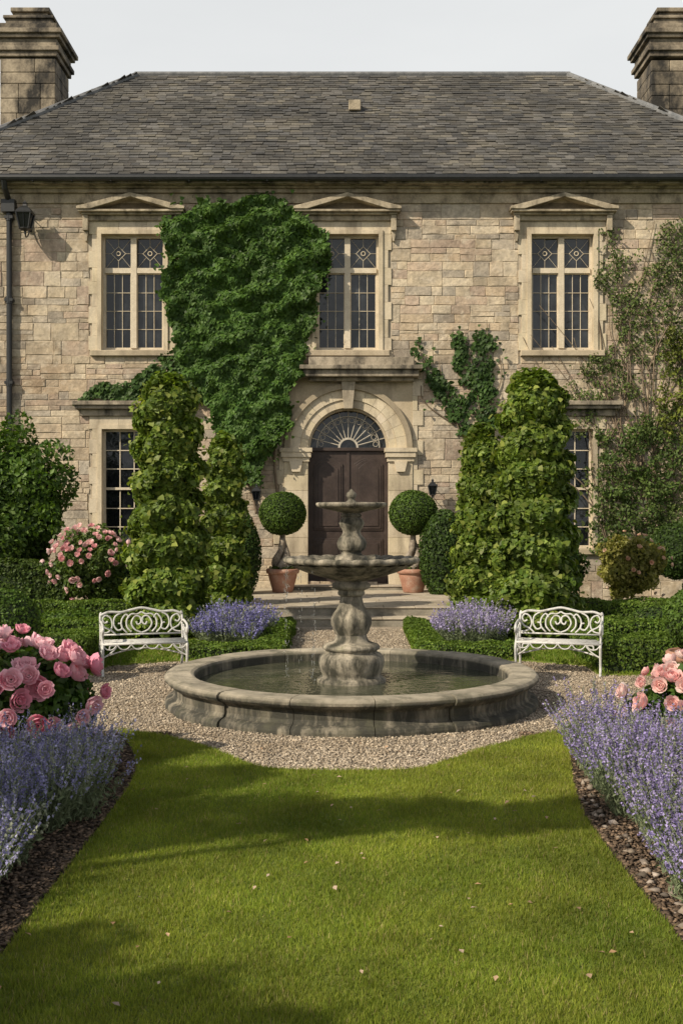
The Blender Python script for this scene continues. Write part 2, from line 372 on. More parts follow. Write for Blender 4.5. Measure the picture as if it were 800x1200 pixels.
PL=[(-12,14.85),(-3.3,14.85),(-3.3,15.75),(-2.4,16.25),(-.8,16.25),(-.95,20.9),(-12,20.9)]
PR=[(12,14.85),(3.45,14.85),(3.45,15.75),(2.7,16.25),(1.1,16.25),(1.15,20.9),(12,20.9)]
sheet('parterre_lawn',PL,.03,M['grassbase'],.03); sheet('parterre_lawn',PR,.03,M['grassbase'],.03)
gp=empty('parterre_grass')
blades(PL,-7,-.8,14.85,20.9,60000,.05,.012,.03,gp,(.12,.20,.025),(.22,.28,.04),False)
blades(PR,1.1,7,14.85,20.9,60000,.05,.012,.03,gp,(.12,.20,.025),(.22,.28,.04),False)
OCT=np.array([(1,0,0),(0,1,0),(-1,0,0),(0,-1,0),(0,0,1),(0,0,-1)],float)
OF=[(0,1,4),(1,2,4),(2,3,4),(3,0,4),(1,0,5),(2,1,5),(3,2,5),(0,3,5)]
def stones(name,P,size,A,B,mat,flat=.6,spread=.25):
    m=len(P); S=size*(.5+rng.random((m,1,1))); a=rng.random(m)*6.28
    V=OCT[None]*np.stack([.7+.6*rng.random(m),.7+.6*rng.random(m),np.full(m,flat)],1)[:,None,:]+.18*rng.standard_normal((m,6,3))
    c,s=np.cos(a)[:,None],np.sin(a)[:,None]
    V=np.stack([V[:,:,0]*c-V[:,:,1]*s,V[:,:,0]*s+V[:,:,1]*c,V[:,:,2]],2)*S+P[:,None,:]
    return bigmesh(name,V,OF,colors(m,A,B,spread),mat)
k=150000; Y=9.2+11.6*rng.random(k)**1.7; X=rng.uniform(-4.8,5,k); P=np.stack([X,Y],1)
keep=(np.hypot(X-.11,Y-12.9)>2.1)&~inpoly(P,lawnpoly)&~inpoly(P,PL)&~inpoly(P,PR)&~((Y<11)&((X<-1.9)|(X>2.2)))
P=P[keep]; P=np.column_stack([P,.010+.006*rng.random(len(P))])
stones('gravel_stones',P,.0125,(.26,.205,.145),(.53,.45,.345),M['pebble'])
k=26000; Y=rng.uniform(4.4,10.9,k); side=rng.random(k)<.5; X=np.where(side,-1.68-1.3*rng.random(k)**1.5,1.74+1.3*rng.random(k)**1.5)
P=np.column_stack([X,Y,.032+.012*rng.random(k)]); P=P[~inpoly(P[:,:2],lawnpoly)]
stones('bark_mulch',P,.016,(.06,.04,.026),(.21,.145,.095),M['pebble'],.35,.35)
k=60; Y=rng.uniform(4.6,9,k); X=1.78+.12*rng.random(k)+np.where(Y>8.2,(Y-8.2)*.17,0)
stones('edging_stones',np.column_stack([X,Y,np.full(k,.045)]),.03,(.2,.16,.12),(.36,.3,.25),M['pebble'])

# ------------------------------------------------------------------ house
HY=27.0; K=HY/1300
fx=lambda p:(p-400)*K
fz=lambda p:EYE+(600-p)*K
house=empty('stone_country_house',(.15,27,0))
XL,XR=-10.55,11.15; ZT=10.0
wins=[]
for cx in (156,407,658): wins.append((fx(cx),36.5*K,fz(410),fz(275),True))
for cx in (156,658): wins.append((fx(cx),36*K,fz(642),fz(503),False))
holes=[(c-h,c+h,a,b) for c,h,a,b,u in wins]
DX=fx(408); dr=75*K
doorhole=(DX-dr,DX+dr,0.3,fz(446))
holes.append(doorhole)
xs=sorted(set([XL,XR]+[v for h in holes for v in h[:2]])); zs=sorted(set([0,ZT]+[v for h in holes for v in h[2:]]))
mb=MB()
for i in range(len(xs)-1):
    for j in range(len(zs)-1):
        cxm=(xs[i]+xs[i+1])/2; czm=(zs[j]+zs[j+1])/2
        if any(h[0]<cxm<h[1] and h[2]<czm<h[3] for h in holes): continue
        mb.add([(xs[i],HY,zs[j]),(xs[i+1],HY,zs[j]),(xs[i+1],HY,zs[j+1]),(xs[i],HY,zs[j+1])],[(0,1,2,3)])
mb.add([(XL,HY,0),(XL,36,0),(XL,36,ZT),(XL,HY,ZT)],[(0,1,2,3)]); mb.add([(XR,HY,0),(XR,36,0),(XR,36,ZT),(XR,HY,ZT)],[(0,3,2,1)])
mb.add([(XL,36,0),(XR,36,0),(XR,36,ZT),(XL,36,ZT)],[(0,3,2,1)])
mb.obj('mortared_wall',M['mortar'],house)
mb=MB(); clip=[]
for c,h,a,b,u in wins: clip.append((c-h-.30,c+h+.30,a-.16,b+.33))
clip.append((doorhole[0]-.12,doorhole[1]+.12,.3,doorhole[3]+.3))
pal=[(.44,.375,.285),(.39,.33,.255),(.51,.435,.335),(.44,.355,.28),(.35,.31,.26),(.47,.385,.285),(.40,.32,.26),(.54,.47,.365),(.39,.35,.295),(.48,.41,.31)]
def put(x0,x1,z0,z1):
    segs=[(x0,x1)]
    for h in clip:
        if h[2]<(z0+z1)/2<h[3]:
            ns=[]
            for s0,s1 in segs:
                if s1<=h[0] or s0>=h[1]: ns.append((s0,s1))
                else:
                    if s0<h[0]: ns.append((s0,h[0]))
                    if s1>h[1]: ns.append((h[1],s1))
            segs=ns
    for s0,s1 in segs:
        if s1-s0>.06:
            c=random.choice(pal); v=random.uniform(.88,1.12); c=tuple(q*v for q in c)
            g=random.uniform(.002,.007)
            J=lambda: random.uniform(-.016,.016)
            e=random.uniform(.006,.016); yf_=HY-random.uniform(.008,.026)
            Z0,Z1,X0,X1=z0+g,z1-g,s0+g,s1-g
            m0,m1=(X0+X1)/2+J(),(X0+X1)/2+J()
            outer=[(X0+J()*.5,Z0+J()*.5),(m0,Z0+J()*.7),(X1+J()*.5,Z0+J()*.5),(X1+J()*.5,Z1+J()*.5),(m1,Z1+J()*.7),(X0+J()*.5,Z1+J()*.5)]
            cx_,cz_=(X0+X1)/2,(Z0+Z1)/2
            inner=[(x+(e if x<cx_-.03 else (-e if x>cx_+.03 else 0)),z+(e if z<cz_ else -e)) for x,z in outer]
            V=[(x,HY+.003,z) for x,z in outer]+[(x,yf_+e*.8,z) for x,z in outer]+[(x,yf_+J()*.4,z) for x,z in inner]
            F=[(12,13,16,17),(13,14,15,16)]
            for a_ in range(6):
                b_=(a_+1)%6; F+=[(a_,b_,6+b_,6+a_),(6+a_,6+b_,12+b_,12+a_)]
            mb.add(V,F,c)
z=0.
while z<ZT-.3:
    hh=random.uniform(.34,.62); z1=min(z+hh,ZT-.28)
    if ZT-.28-z1<.15: z1=ZT-.28
    H=z1-z; x=XL-random.uniform(0,.3)
    while x<XR:
        ww=random.uniform(.6,1.9); x1=min(x+ww,XR); x0=max(x,XL)
        r=random.random()
        if H<.30: cuts=[0,1]
        elif r<.10: cuts=[0,1]
        elif r<.62: cuts=[0,random.uniform(.35,.65),1]
        else: cuts=[0,random.uniform(.25,.38),random.uniform(.58,.72),1]
        for ca,cb in zip(cuts,cuts[1:]):
            za,zb=z+H*ca,z+H*cb; q=x0
            while q<x1-.02:
                L_=random.uniform(.24,.85)*(1.2 if (zb-za)>.3 else 1); qe=min(q+L_,x1)
                if x1-qe<.18: qe=x1
                put(q,qe,za,zb); q=qe
        x+=ww
    z=z1
fixn(mb.obj('stone_blocks',M['wall'],house))
mb=MB()
mb.box(XL,XR,HY-.07,HY+.02,9.70,9.93); mb.box(XL,XR,HY-.16,HY+.02,9.932,10.02); mb.box(XL,XR,HY-.26,HY+.02,10.022,10.12)
mb.obj('eaves_cornice',M['ped'],house,bevel=.01)
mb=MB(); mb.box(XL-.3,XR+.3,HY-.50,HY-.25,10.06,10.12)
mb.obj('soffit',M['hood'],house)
mb=MB(); mb.tube([(XL-.35,26.42,10.17),(XR+.35,26.42,10.17)],.085,10)
for i in range(24):
    xx=XL+.4+i*.93; mb.box(xx,xx+.03,26.38,26.75,10.08,10.11)
px_=fx(13)
mb.tube([(px_,26.42,10.12),(px_,26.5,9.95),(px_,26.86,9.72),(px_,26.88,9.5),(px_,26.88,.2)],.07,10)
for zz in (9.3,7.3,5.3,3.3): mb.box(px_-.1,px_+.1,26.8,26.98,zz,zz+.07); mb.tube([(px_,26.88,zz-.05),(px_,26.88,zz+.12)],.085,10)
mb.box(px_-.16,px_+.16,26.74,26.98,9.45,9.75)
mb.obj('gutter_and_downpipe',M['iron'],house)
RY,RZ=31.5,14.6; RX0,RX1=-5.8,6.42; EX0,EX1=RX0-5.05,RX1+5.05; BY=RY+5.05
mb=MB()
mb.add([(EX0,26.45,10.2),(EX1,26.45,10.2),(RX1,RY,RZ-.02),(RX0,RY,RZ-.02),(EX0,BY,10.2),(EX1,BY,10.2)],
 [(0,1,2,3),(1,5,2),(5,4,3,2),(4,0,3),(0,4,5,1)])
mb.obj('roof_deck',surf('roof_base',(.07,.067,.062),(.12,.115,.105),3,.85,.5,12,.02),house)
mb=MB(); sd=Vector((0,RY-26.45,RZ-10.2)); SL=sd.length; sd.normalize(); nn=Vector((0,-sd.z,sd.y))
def slates(orig_fn,halfspan,rows,ex):
    for r in range(rows):
        s=r*ex; off=random.uniform(0,.3); a,b=halfspan(s)
        x=a-.1-off
        while x<b:
            ww=random.uniform(.18,.34)
            if x+ww*.5>a and x+ww*.5<b:
                v=random.uniform(.62,1.25); c=random.choice([(.120,.116,.107),(.135,.131,.124),(.103,.102,.101),(.147,.138,.118),(.117,.110,.10)])
                t=random.uniform(.020,.044); j=random.uniform(-.018,.018)
                q=[]
                for (xx,ss,hh) in ((x+.004,s+j-.04,t-.018),(x+ww-.004,s+j-.04,t-.018),(x+ww-.004,s+ex*1.5,-.005),(x+.004,s+ex*1.5,-.005),
                                   (x+.004,s+j-.04,t),(x+ww-.004,s+j-.04,t+random.uniform(-.006,.006)),(x+ww-.004,s+ex*1.5,.005),(x+.004,s+ex*1.5,.005)):
                    q.append(orig_fn(xx,ss,hh))
                mb.add(q,[(0,3,2,1),(4,5,6,7),(0,1,5,4),(1,2,6,5),(2,3,7,6),(3,0,4,7)],tuple(k_*v for k_ in c))
            x+=ww
f_front=lambda x,s,h: Vector((x,26.45,10.2))+sd*s+nn*h
slates(f_front,lambda s:(EX0+5.05*s/SL,EX1-5.05*s/SL),int(SL/.155),.155)
sdl=Vector((5.05,0,4.4)).normalized(); nl=Vector((-sdl.z,0,sdl.x)); SLl=math.hypot(5.05,4.4)
slates(lambda x,s,h: Vector((EX0,x,10.2))+sdl*s+nl*h,lambda s:(26.45+5.05*s/SLl,BY-5.05*s/SLl),int(SLl/.175),.175)
sdr=Vector((-5.05,0,4.4)).normalized(); nr=Vector((4.4,0,5.05)).normalized()
slates(lambda x,s,h: Vector((EX1,x,10.2))+sdr*s+nr*h,lambda s:(26.45+5.05*s/SLl,BY-5.05*s/SLl),int(SLl/.175),.175)
fixn(mb.obj('roof_slates',M['slate'],house))
mb=MB(); mb.tube([(RX0-.05,RY,RZ+.02),(RX1+.05,RY,RZ+.02)],.09,8)
for a,b in (((RX0,RY,RZ),(EX0,26.45,10.24)),((RX1,RY,RZ),(EX1,26.45,10.24)),((RX0,RY,RZ),(EX0,BY,10.24)),((RX1,RY,RZ),(EX1,BY,10.24))): mb.tube([a,b],.10,8)
mb.obj('ridge_and_hip_capping',M['lead'],house)
vp=f_front(.35,4.1,0); mb=MB(); mb.box(vp.x-.16,vp.x+.16,vp.y-.2,vp.y+.3,vp.z-.05,vp.z+.22)
mb.obj('roof_vent',M['ped'],house,bevel=.02)
def chimney(cx,cy,nm):
    mb=MB(); w=.76; zz=11.2
    while zz<14.6:
        h2=random.uniform(.3,.42); xs_=[-w,random.uniform(-.3,.3),w] if random.random()<.6 else [-w,-.25,.35,w]
        for a,b in zip(xs_,xs_[1:]):
            v=random.uniform(.7,1.25); mb.box(cx+a+.004,cx+b-.004,cy-w,cy+w,zz+.004,min(zz+h2,14.68)-.004,(v,v,v*.97))
        zz+=h2
    z0=14.685
    for (h,e) in ((.14,.06),(.13,.13),(.22,.05),(.10,.15),(.13,.22),(.20,.06),(.18,-.12),(.09,-.06),(.16,-.30),(.12,-.22)):
        mb.box(cx-w-e,cx+w+e,cy-w-e,cy+w+e,z0+.002,z0+h,(.95,.95,.93)); z0+=h
    mb.obj(nm,M['chim'],house,bevel=.02)
    mb=MB(); mb.box(cx-w-.07,cx+w+.07,cy-w-.07,cy+w+.07,11.0,12.3); mb.obj('chimney_flashing',M['lead'],house)
chimney(-8.6,31.2,'chimney'); chimney(9.25,31.2,'chimney')

def av(s=.12):
    v=random.uniform(1-s,1+s); return (v,v,v*random.uniform(.95,1.03))
sur=MB(); fr=MB(); gl=MB(); hoods=MB(); led=MB(); ped=MB()
def pane(x0,x1,z0,z1,y):
    t=random.uniform(-.007,.007); u=random.uniform(-.007,.007)
    gl.add([(x0,y+t+u,z0),(x1,y-t+u,z0),(x1,y-t-u,z1),(x0,y+t-u,z1)],[(0,1,2,3)])
for c,h,a,b,up in wins:
    for sgn in (-1,1):
        z=a-.02; i=0
        while z<b-.02:
            z1=min(z+random.uniform(.30,.46),b)
            if b-z1<.14: z1=b
            e=.23 if i%2 else .31
            x0,x1=(c+sgn*h,c+sgn*(h+e)); x0,x1=min(x0,x1),max(x0,x1)
            sur.block(x0+.002,x1-.002,HY-.05,HY+.22,z+.0015,z1-.0015,.003,av(.08)); z=z1; i+=1
        x0,x1=sorted((c+sgn*(h-.002),c+sgn*(h+.10))); sur.box(x0,x1,HY-.085,HY+.16,a-.018,b+.10,(1,.99,.97))
    sur.box(c-h+.001,c+h-.001,HY-.085,HY+.16,b+.001,b+.10,(1,.99,.97))
    xs_=[c-h-.3,c-.34,c+.34,c+h+.3]
    for q in range(3): sur.block(xs_[q]+.0015,xs_[q+1]-.0015,HY-.052,HY+.22,b+.003,b+.31,.004,av(.08))
    sur.block(c-h-.26,c+h+.26,HY-.13,HY+.22,a-.16,a-.022,.012,(.75,.73,.70))
    if up:
        w_=61*K; zb=fz(254)
        ped.box(c-w_+.12,c+w_-.12,HY-.12,HY,b+.315,zb)
        for s_ in (-1,1):
            xx=c+s_*(w_-.15)
            ped.box(xx-.065,xx+.065,HY-.2,HY,fz(272),zb-.003)
            ped.prism([(xx-.055,fz(272)-.004),(xx+.055,fz(272)-.004),(xx+.02,fz(284)),(xx-.02,fz(284))],HY-.12,HY)
        ped.box(c-w_+.06,c+w_-.06,HY-.22,HY,zb+.002,zb+.05); ped.box(c-w_,c+w_,HY-.32,HY,zb+.053,zb+.105)
        zt=fz(230); z0=zb+.108
        ped.prism([(c-w_+.1,z0),(c+w_-.1,z0),(c,zt-.10)],HY-.06,HY,(.45,.43,.40))
        ped.prism([(c-w_-.03,z0),(c-w_+.30,z0),(c,zt-.10),(c,zt),(c-w_-.03,z0+.06)],HY-.36,HY)
        ped.prism([(c+.001,zt-.10),(c+w_-.30,z0),(c+w_+.03,z0),(c+w_+.03,z0+.06),(c+.001,zt)],HY-.36,HY)
    else:
        w_=66*K
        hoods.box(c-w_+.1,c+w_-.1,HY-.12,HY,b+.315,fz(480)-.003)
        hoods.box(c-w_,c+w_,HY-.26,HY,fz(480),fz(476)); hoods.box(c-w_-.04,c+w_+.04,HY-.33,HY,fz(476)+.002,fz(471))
    yf=HY+.14
    f_=.055
    fr.box(c-h,c-h+f_,yf,yf+.1,a-.02,b); fr.box(c+h-f_,c+h,yf,yf+.1,a-.02,b)
    fr.box(c-h+f_,c+h-f_,yf,yf+.1,b-f_,b); fr.box(c-h+f_,c+h-f_,yf,yf+.1,a-.02,a+f_)
    if up:
        fr.box(c-.07,c+.07,yf-.05,yf+.1,a+f_,b-f_)
        zt0=fz(319); zt1=fz(313)
        fr.box(c-h+f_,c-.07,yf-.04,yf+.1,zt0,zt1); fr.box(c+.07,c+h-f_,yf-.04,yf+.1,zt0,zt1)
        for x0,x1 in ((c-h+f_,c-.07),(c+.07,c+h-f_)):
            z0,z1=a+f_,zt0
            t=.022
            fr.box(x0,x0+t,yf+.02,yf+.08,z0,z1); fr.box(x1-t,x1,yf+.02,yf+.08,z0,z1); fr.box(x0+t,x1-t,yf+.02,yf+.08,z0,z0+t); fr.box(x0+t,x1-t,yf+.02,yf+.08,z1-t,z1)
            nx,nz_=3,4
            X=[x0+t+(x1-x0-2*t)*i/nx for i in range(nx+1)]; Z=[z0+t+(z1-z0-2*t)*i/nz_ for i in range(nz_+1)]
            for i in range(nx):
                for j in range(nz_): pane(X[i],X[i+1],Z[j],Z[j+1],yf+.06)
            for q in X[1:-1]: fr.box(q-.006,q+.006,yf+.03,yf+.075,z0+t,z1-t)
            for q in Z[1:-1]: fr.box(x0+t,x1-t,yf+.033,yf+.072,q-.006,q+.006)
            z0,z1=zt1,b-f_; pane(x0,(x0+x1)/2,z0,z1,yf+.06); pane((x0+x1)/2,x1,z0,z1,yf+.06)
            W=x1-x0; Hh=z1-z0; cx_,cz_=(x0+x1)/2,(z0+z1)/2; yl=yf+.045
            def ln(p,q,r=.005): led.tube([(p[0],yl,p[1]),(q[0],yl,q[1])],r,5)
            d=.5*min(W,Hh)*.55
            P4=[(cx_,cz_+d),(cx_+d,cz_),(cx_,cz_-d),(cx_-d,cz_)]
            for q in range(4): ln(P4[q],P4[(q+1)%4],.007)
            ln((cx_,cz_+d),(cx_,z1)); ln((cx_,cz_-d),(cx_,z0)); ln((cx_+d,cz_),(x1,cz_)); ln((cx_-d,cz_),(x0,cz_))
            for sx_ in (0,1):
                for sz in (0,1): ln((x0+W*sx_,z0+Hh*sz),(cx_+(sx_-.5)*d,cz_+(sz-.5)*d),.004)
            led.tube([(cx_+.05*math.cos(t_*math.pi/5),yl-.006,cz_+.05*math.sin(t_*math.pi/5)) for t_ in range(11)],.012,5)
    else:
        zm=(a+b)/2
        fr.box(c-h+f_,c+h-f_,yf-.01,yf+.09,zm-.03,zm+.03)
        for (z0,z1,yy) in ((a+f_,zm-.03,yf+.06),(zm+.03,b-f_,yf+.05)):
            nx,nz_=4,3
            X=[c-h+f_+(2*h-2*f_)*i/nx for i in range(nx+1)]; Z=[z0+(z1-z0)*i/nz_ for i in range(nz_+1)]
            for i in range(nx):
                for j in range(nz_): pane(X[i],X[i+1],Z[j],Z[j+1],yy)
            for q in X[1:-1]: fr.box(q-.011,q+.011,yy-.03,yy+.02,z0,z1)
            for q in Z[1:-1]: fr.box(X[0],X[-1],yy-.027,yy+.017,q-.011,q+.011)
AZ=fz(525); ri=47*K
yd=HY+.27
for sgn in (-1,1):
    x0,x1=sorted((DX+sgn*(ri-.0),DX+sgn*dr)); z=.44
    while z<fz(541)-.01:
        z1=min(z+.38,fz(541)); sur.block(x0,x1,HY-.07,HY+.32,z+.002,z1-.002,.006,av(.07)); z=z1
    sur.box(x0-.03,x1+.03,HY-.12,HY+.32,fz(541)+.002,fz(536)); sur.box(x0-.07,x1+.07,HY-.17,HY+.32,fz(536)+.002,fz(530)); sur.box(x0-.1,x1+.1,HY-.2,HY+.32,fz(530)+.002,AZ-.004)
    xc=(x0+x1)/2
    sur.prism([(xc-.16,fz(541)),(xc+.16,fz(541)),(xc+.1,fz(553)),(xc-.1,fz(553))],HY-.15,HY-.071)
    z=.34;i=0
    while z<doorhole[3]:
        z1=min(z+.36,doorhole[3]); e=.12+(.14 if i%2 else 0)
        a_,b_=sorted((DX+sgn*(dr+.001),DX+sgn*(dr+e))); sur.block(a_,b_,HY-.045,HY+.02,z+.002,z1-.002,.005,av(.08)); z=z1;i+=1
nv=15
for i in range(nv):
    a0=math.pi*i/nv; a1=math.pi*(i+1)/nv
    sur.arc(DX,AZ,ri,ri+.19,HY-.05,HY+.3,a0+.002,a1-.002,4,av(.07))
    sur.arc(DX,AZ,ri+.193,dr-.14,HY-.085,HY+.2,a0+.002,a1-.002,4,av(.07))
sur.arc(DX,AZ,dr-.138,dr-.01,HY-.16,HY+.1,0,math.pi,48,(.58,.56,.53))
sur.arc(DX,AZ,ri-.05,ri-.001,HY+.06,HY+.3,0,math.pi,48,(.85,.85,.85))
hoods.prism([(DX-.11,AZ+ri-.04),(DX+.11,AZ+ri-.04),(DX+.17,AZ+dr+.05),(DX-.17,AZ+dr+.05)],HY-.24,HY-.02)
V=[];F=[]
nq=40
for i in range(nq+1):
    xx=-dr+2*dr*i/nq; zz=math.sqrt(max((dr-.02)**2-xx*xx,0)); V+=[(DX+xx,HY-.03,AZ+zz),(DX+xx,HY-.03,doorhole[3]+.3)]
for i in range(nq): F.append((2*i,2*i+2,2*i+3,2*i+1))
sur.add(V,F,(.82,.79,.75))
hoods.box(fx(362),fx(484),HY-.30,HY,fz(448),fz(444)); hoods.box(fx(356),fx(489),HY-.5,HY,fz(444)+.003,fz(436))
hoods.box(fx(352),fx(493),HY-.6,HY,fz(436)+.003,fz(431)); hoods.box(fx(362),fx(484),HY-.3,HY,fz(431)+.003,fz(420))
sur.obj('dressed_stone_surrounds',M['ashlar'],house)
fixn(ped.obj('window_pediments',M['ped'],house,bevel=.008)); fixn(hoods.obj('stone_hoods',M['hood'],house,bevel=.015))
fr.obj('window_frames',M['frame'],house); gl.obj('window_glass',M['glass'],house); led.obj('window_leading',M['frame'],house)
mb=MB(); z0,z1=.44,AZ-.06
for sgn in (-1,1):
    a_,b_=sorted((DX+sgn*.006,DX+sgn*ri)); mb.box(a_,b_,yd,yd+.06,z0,z1)
    x0,x1=a_+.13,b_-.13
    for (p0,p1,arch) in ((.05,.34,0),(.40,.95,1)):
        za=z0+(z1-z0)*p0; zb=z0+(z1-z0)*p1
        def shape(d):
            pts=[(x0+d,za+d),(x1-d,za+d)]
            if arch:
                rise=.16; n_=8
                pts+=[(x1-d-(x1-x0-2*d)*q/n_, zb-d-rise+rise*math.sin(math.pi*q/n_)) for q in range(n_+1)]
            else: pts+=[(x1-d,zb-d),(x0+d,zb-d)]
            return pts
        mb.prism(shape(0),yd-.03,yd+.005); mb.prism(shape(.045),yd-.05,yd-.028); mb.prism(shape(.11),yd-.07,yd-.048)
mb.box(DX-.035,DX+.035,yd-.03,yd-.001,z0,z1)
mb.box(DX-ri,DX+ri,yd-.08,yd+.06,z1+.002,AZ+.02)
fixn(mb.obj('double_door',M['door'],house,bevel=.006))
mb=MB()
for s_ in (-.13,.13): mb.tube([(DX+s_+.05*math.sin(t),yd-.09,1.55+.06*math.cos(t)) for t in np.linspace(0,6.28,13)],.012,6)
mb.obj('door_handles',M['iron'],house)
mb=MB(); V=[(DX,yd+.03,AZ+.02)]+[(DX+ri*math.cos(a),yd+.03,AZ+.02+ri*math.sin(a)) for a in np.linspace(0,math.pi,33)]
mb.add(V,[(0,i,i+1) for i in range(1,33)]); mb.obj('fanlight_glass',M['glass'],house)
mb=MB()
mb.arc(DX,AZ+.02,.20,.25,yd-.03,yd+.02,0,math.pi,20); mb.arc(DX,AZ+.02,ri-.22,ri-.20,yd-.03,yd+.02,0,math.pi,32); mb.arc(DX,AZ+.02,ri-.05,ri+.0,yd-.03,yd+.02,0,math.pi,32)
for i in range(1,12):
    a=math.pi*i/12; c_,s_=math.cos(a),math.sin(a); mb.tube([(DX+.22*c_,yd-.005,AZ+.02+.22*s_),(DX+(ri-.03)*c_,yd-.005,AZ+.02+(ri-.03)*s_)],.012,6)
for i in range(12):
    a=math.pi*(i+.5)/12; cx_,cz_=DX+(ri-.3)*math.cos(a),AZ+.02+(ri-.3)*math.sin(a)
    mb.tube([(cx_+.06*math.cos(t),yd-.005,cz_+.06*math.sin(t)) for t in np.linspace(0,6.28,11)],.008,5)
mb.obj('fanlight_tracery',surf('fanlight_lead',(.36,.32,.26),(.50,.45,.37),5,.6,.1,40,.002),house)

ter=empty('stone_terrace',(.15,24,0))
mb=MB(); mb.box(-2.15,2.45,21.72,HY-.06,0,.315); mb.box(-1.65,1.95,21.2,21.715,0,.145); mb.box(DX-1.35,DX+1.35,26.35,HY+.4,.318,.42)
mb.obj('terrace_body',M['step'],ter,bevel=.01)
mb=MB()
def slab_row(x0,x1,y0,y1,z,th,wl):
    x=x0
    while x<x1-.01:
        w_=random.uniform(*wl); xe=min(x+w_,x1)
        if x1-xe<.2: xe=x1
        mb.box(x+.004,xe-.004,y0+.004,y1-.004,z-th,z+random.uniform(-.002,.002),av(.12)); x=xe
slab_row(-1.67,1.97,21.17,21.72,.17,.024,(.7,1.1))
y=21.69
while y<26.9:
    ye=min(y+random.uniform(.45,.65),26.93); slab_row(-2.17,2.47,y,ye,.34,.024,(.5,.95)); y=ye
slab_row(DX-1.37,DX+1.37,26.32,HY+.2,.445,.024,(.8,1.1))
mb.obj('paving_slabs',M['paving'],ter,bevel=.006)

def lantern(c,s,name):
    x,y,z=c; e=empty(name,(x,HY,z)); mb=MB()
    def ring(w0,z0,w1,z1,t=.012):
        for i in range(4):
            a=math.pi/4+i*math.pi/2; b=a+math.pi/2
            p=lambda w_,zz,q:(x+w_*s*1.41*math.cos(q),y+w_*s*1.41*math.sin(q),z+zz*s)
            mb.tube([p(w0,z0,a),p(w1,z1,a)],t*s*2,6); mb.tube([p(w0,z0,a),p(w0,z0,b)],t*s*2,6); mb.tube([p(w1,z1,a),p(w1,z1,b)],t*s*2,6)
            mid=[(p(w0,z0,a)[k]+p(w0,z0,b)[k])/2 for k in range(3)]; mid2=[(p(w1,z1,a)[k]+p(w1,z1,b)[k])/2 for k in range(3)]
            mb.tube([mid,mid2],t*s,5)
    ring(.13,-.28,.22,.18)
    mb.lathe([(0.33*s,z+.17*s),(.34*s,z+.2*s),(.22*s,z+.32*s),(.09*s,z+.40*s),(.07*s,z+.46*s),(.10*s,z+.48*s),(.03*s,z+.54*s),(.001,z+.6*s)],(x,y),4,a0=math.pi/4,a1=math.pi/4+2*math.pi)
    mb.lathe([(.001,z-.46*s),(.04*s,z-.42*s),(.03*s,z-.36*s),(.1*s,z-.31*s),(.19*s,z-.28*s),(.19*s,z-.27*s),(.001,z-.27*s)],(x,y),12)
    mb.tube(cr([(x,y,z-.4*s),(x,y+.1*s,z-.5*s),(x,HY-.2*s,z-.35*s),(x,HY-.04,z-.05*s)],6),.022*s,6)
    mb.tube(cr([(x,y+.1*s,z+.2*s),(x,HY-.04,z+.25*s)],3),.015*s,6)
    mb.box(x-.06*s,x+.06*s,HY-.06,HY-.03,z-.25*s,z+.35*s)
    mb.obj('lantern_frame',M['iron'],e)
    g=MB(); g.lathe([(.12*1.35*s,z-.27*s),(.21*1.35*s,z+.17*s)],(x,y),4,a0=math.pi/4,a1=math.pi/4+2*math.pi); g.obj('lantern_glass',M['glass'],e)
lantern((fx(36),26.55,fz(263)),.80,'wall_lantern')
lantern((fx(505),26.6,fz(574)),.46,'wall_lantern'); lantern((fx(302),26.6,fz(580)),.46,'wall_lantern')

# ------------------------------------------------------------------ climbers on façade
def climber(name,poly,n,size,A,B,depth=(.08,.22),edge=9,thr=None,seed=1,hang=.75,jit=.36,tm=T_IVY,strays=0):
    e=empty(name,(fx(sum(p[0] for p in poly)/len(poly)),HY,0))
    pa=np.array(poly); lo,hi=pa.min(0)-edge,pa.max(0)+edge
    P=lo+(hi-lo)*rng.random((n*3,2))
    f1,f2,f3=FN(seed,.022,2),FN(seed+1,.022,2),FN(seed+2,.05,2)
    f4=FN(seed+5,.12,2)
    Q=P+np.stack([f1(P),f2(P)],1)*edge+rng.standard_normal(P.shape)*edge*.25+np.stack([f4(P),f4(P[:,::-1])],1)*edge*.5
    k=inpoly(Q,poly)
    if thr is not None: k&=(f3(P)+.6*f4(P)+.5*rng.standard_normal(len(P)))>thr
    if strays: k|=inpoly(Q+rng.standard_normal(P.shape)*9,poly)&(rng.random(len(P))<strays)&(f4(P)>.2)
    P=P[k][:n]; m=len(P)
    g=lambda a: .26*FN(seed+3,.028,2)(a)+.20*FN(seed+4,.085,2)(a)
    lump=np.clip(.5+g(P),0,1)
    d=depth[0]+(depth[1]-depth[0])*lump-rng.random(m)*.10
    X=(P[:,0]-400)*K; Z=EYE+(600-P[:,1])*K
    W=np.stack([X,HY-.05-np.maximum(d,0),Z],1)
    e_=1.5
    gx=(g(P+[e_,0])-g(P-[e_,0]))/(2*e_*K)*(depth[1]-depth[0]); gz=-(g(P+[0,e_])-g(P-[0,e_]))/(2*e_*K)*(depth[1]-depth[0])
    Nn=np.stack([-gx,-np.ones(m),-gz+.35],1)
    V=leafset(W,Nn,size,tm,jit,hang)
    C=colors(m,A,B,.2)
    bigmesh('leaves',V,tm[1],C,M['ivy'],e); return e
def fp(x,y,d=.05): return (fx(x),HY-d,fz(y))
def stems(parent,paths,r0=.022):
    mb=MB()
    for pth in paths:
        P=cr([fp(a+random.uniform(-3,3),b+random.uniform(-3,3),.055+random.uniform(0,.03)) for a,b in pth],6)
        mb.tube(P,list(np.linspace(r0,r0*.35,len(P))),5)
    mb.obj('stems',M['vinestem'],parent,smooth=True)
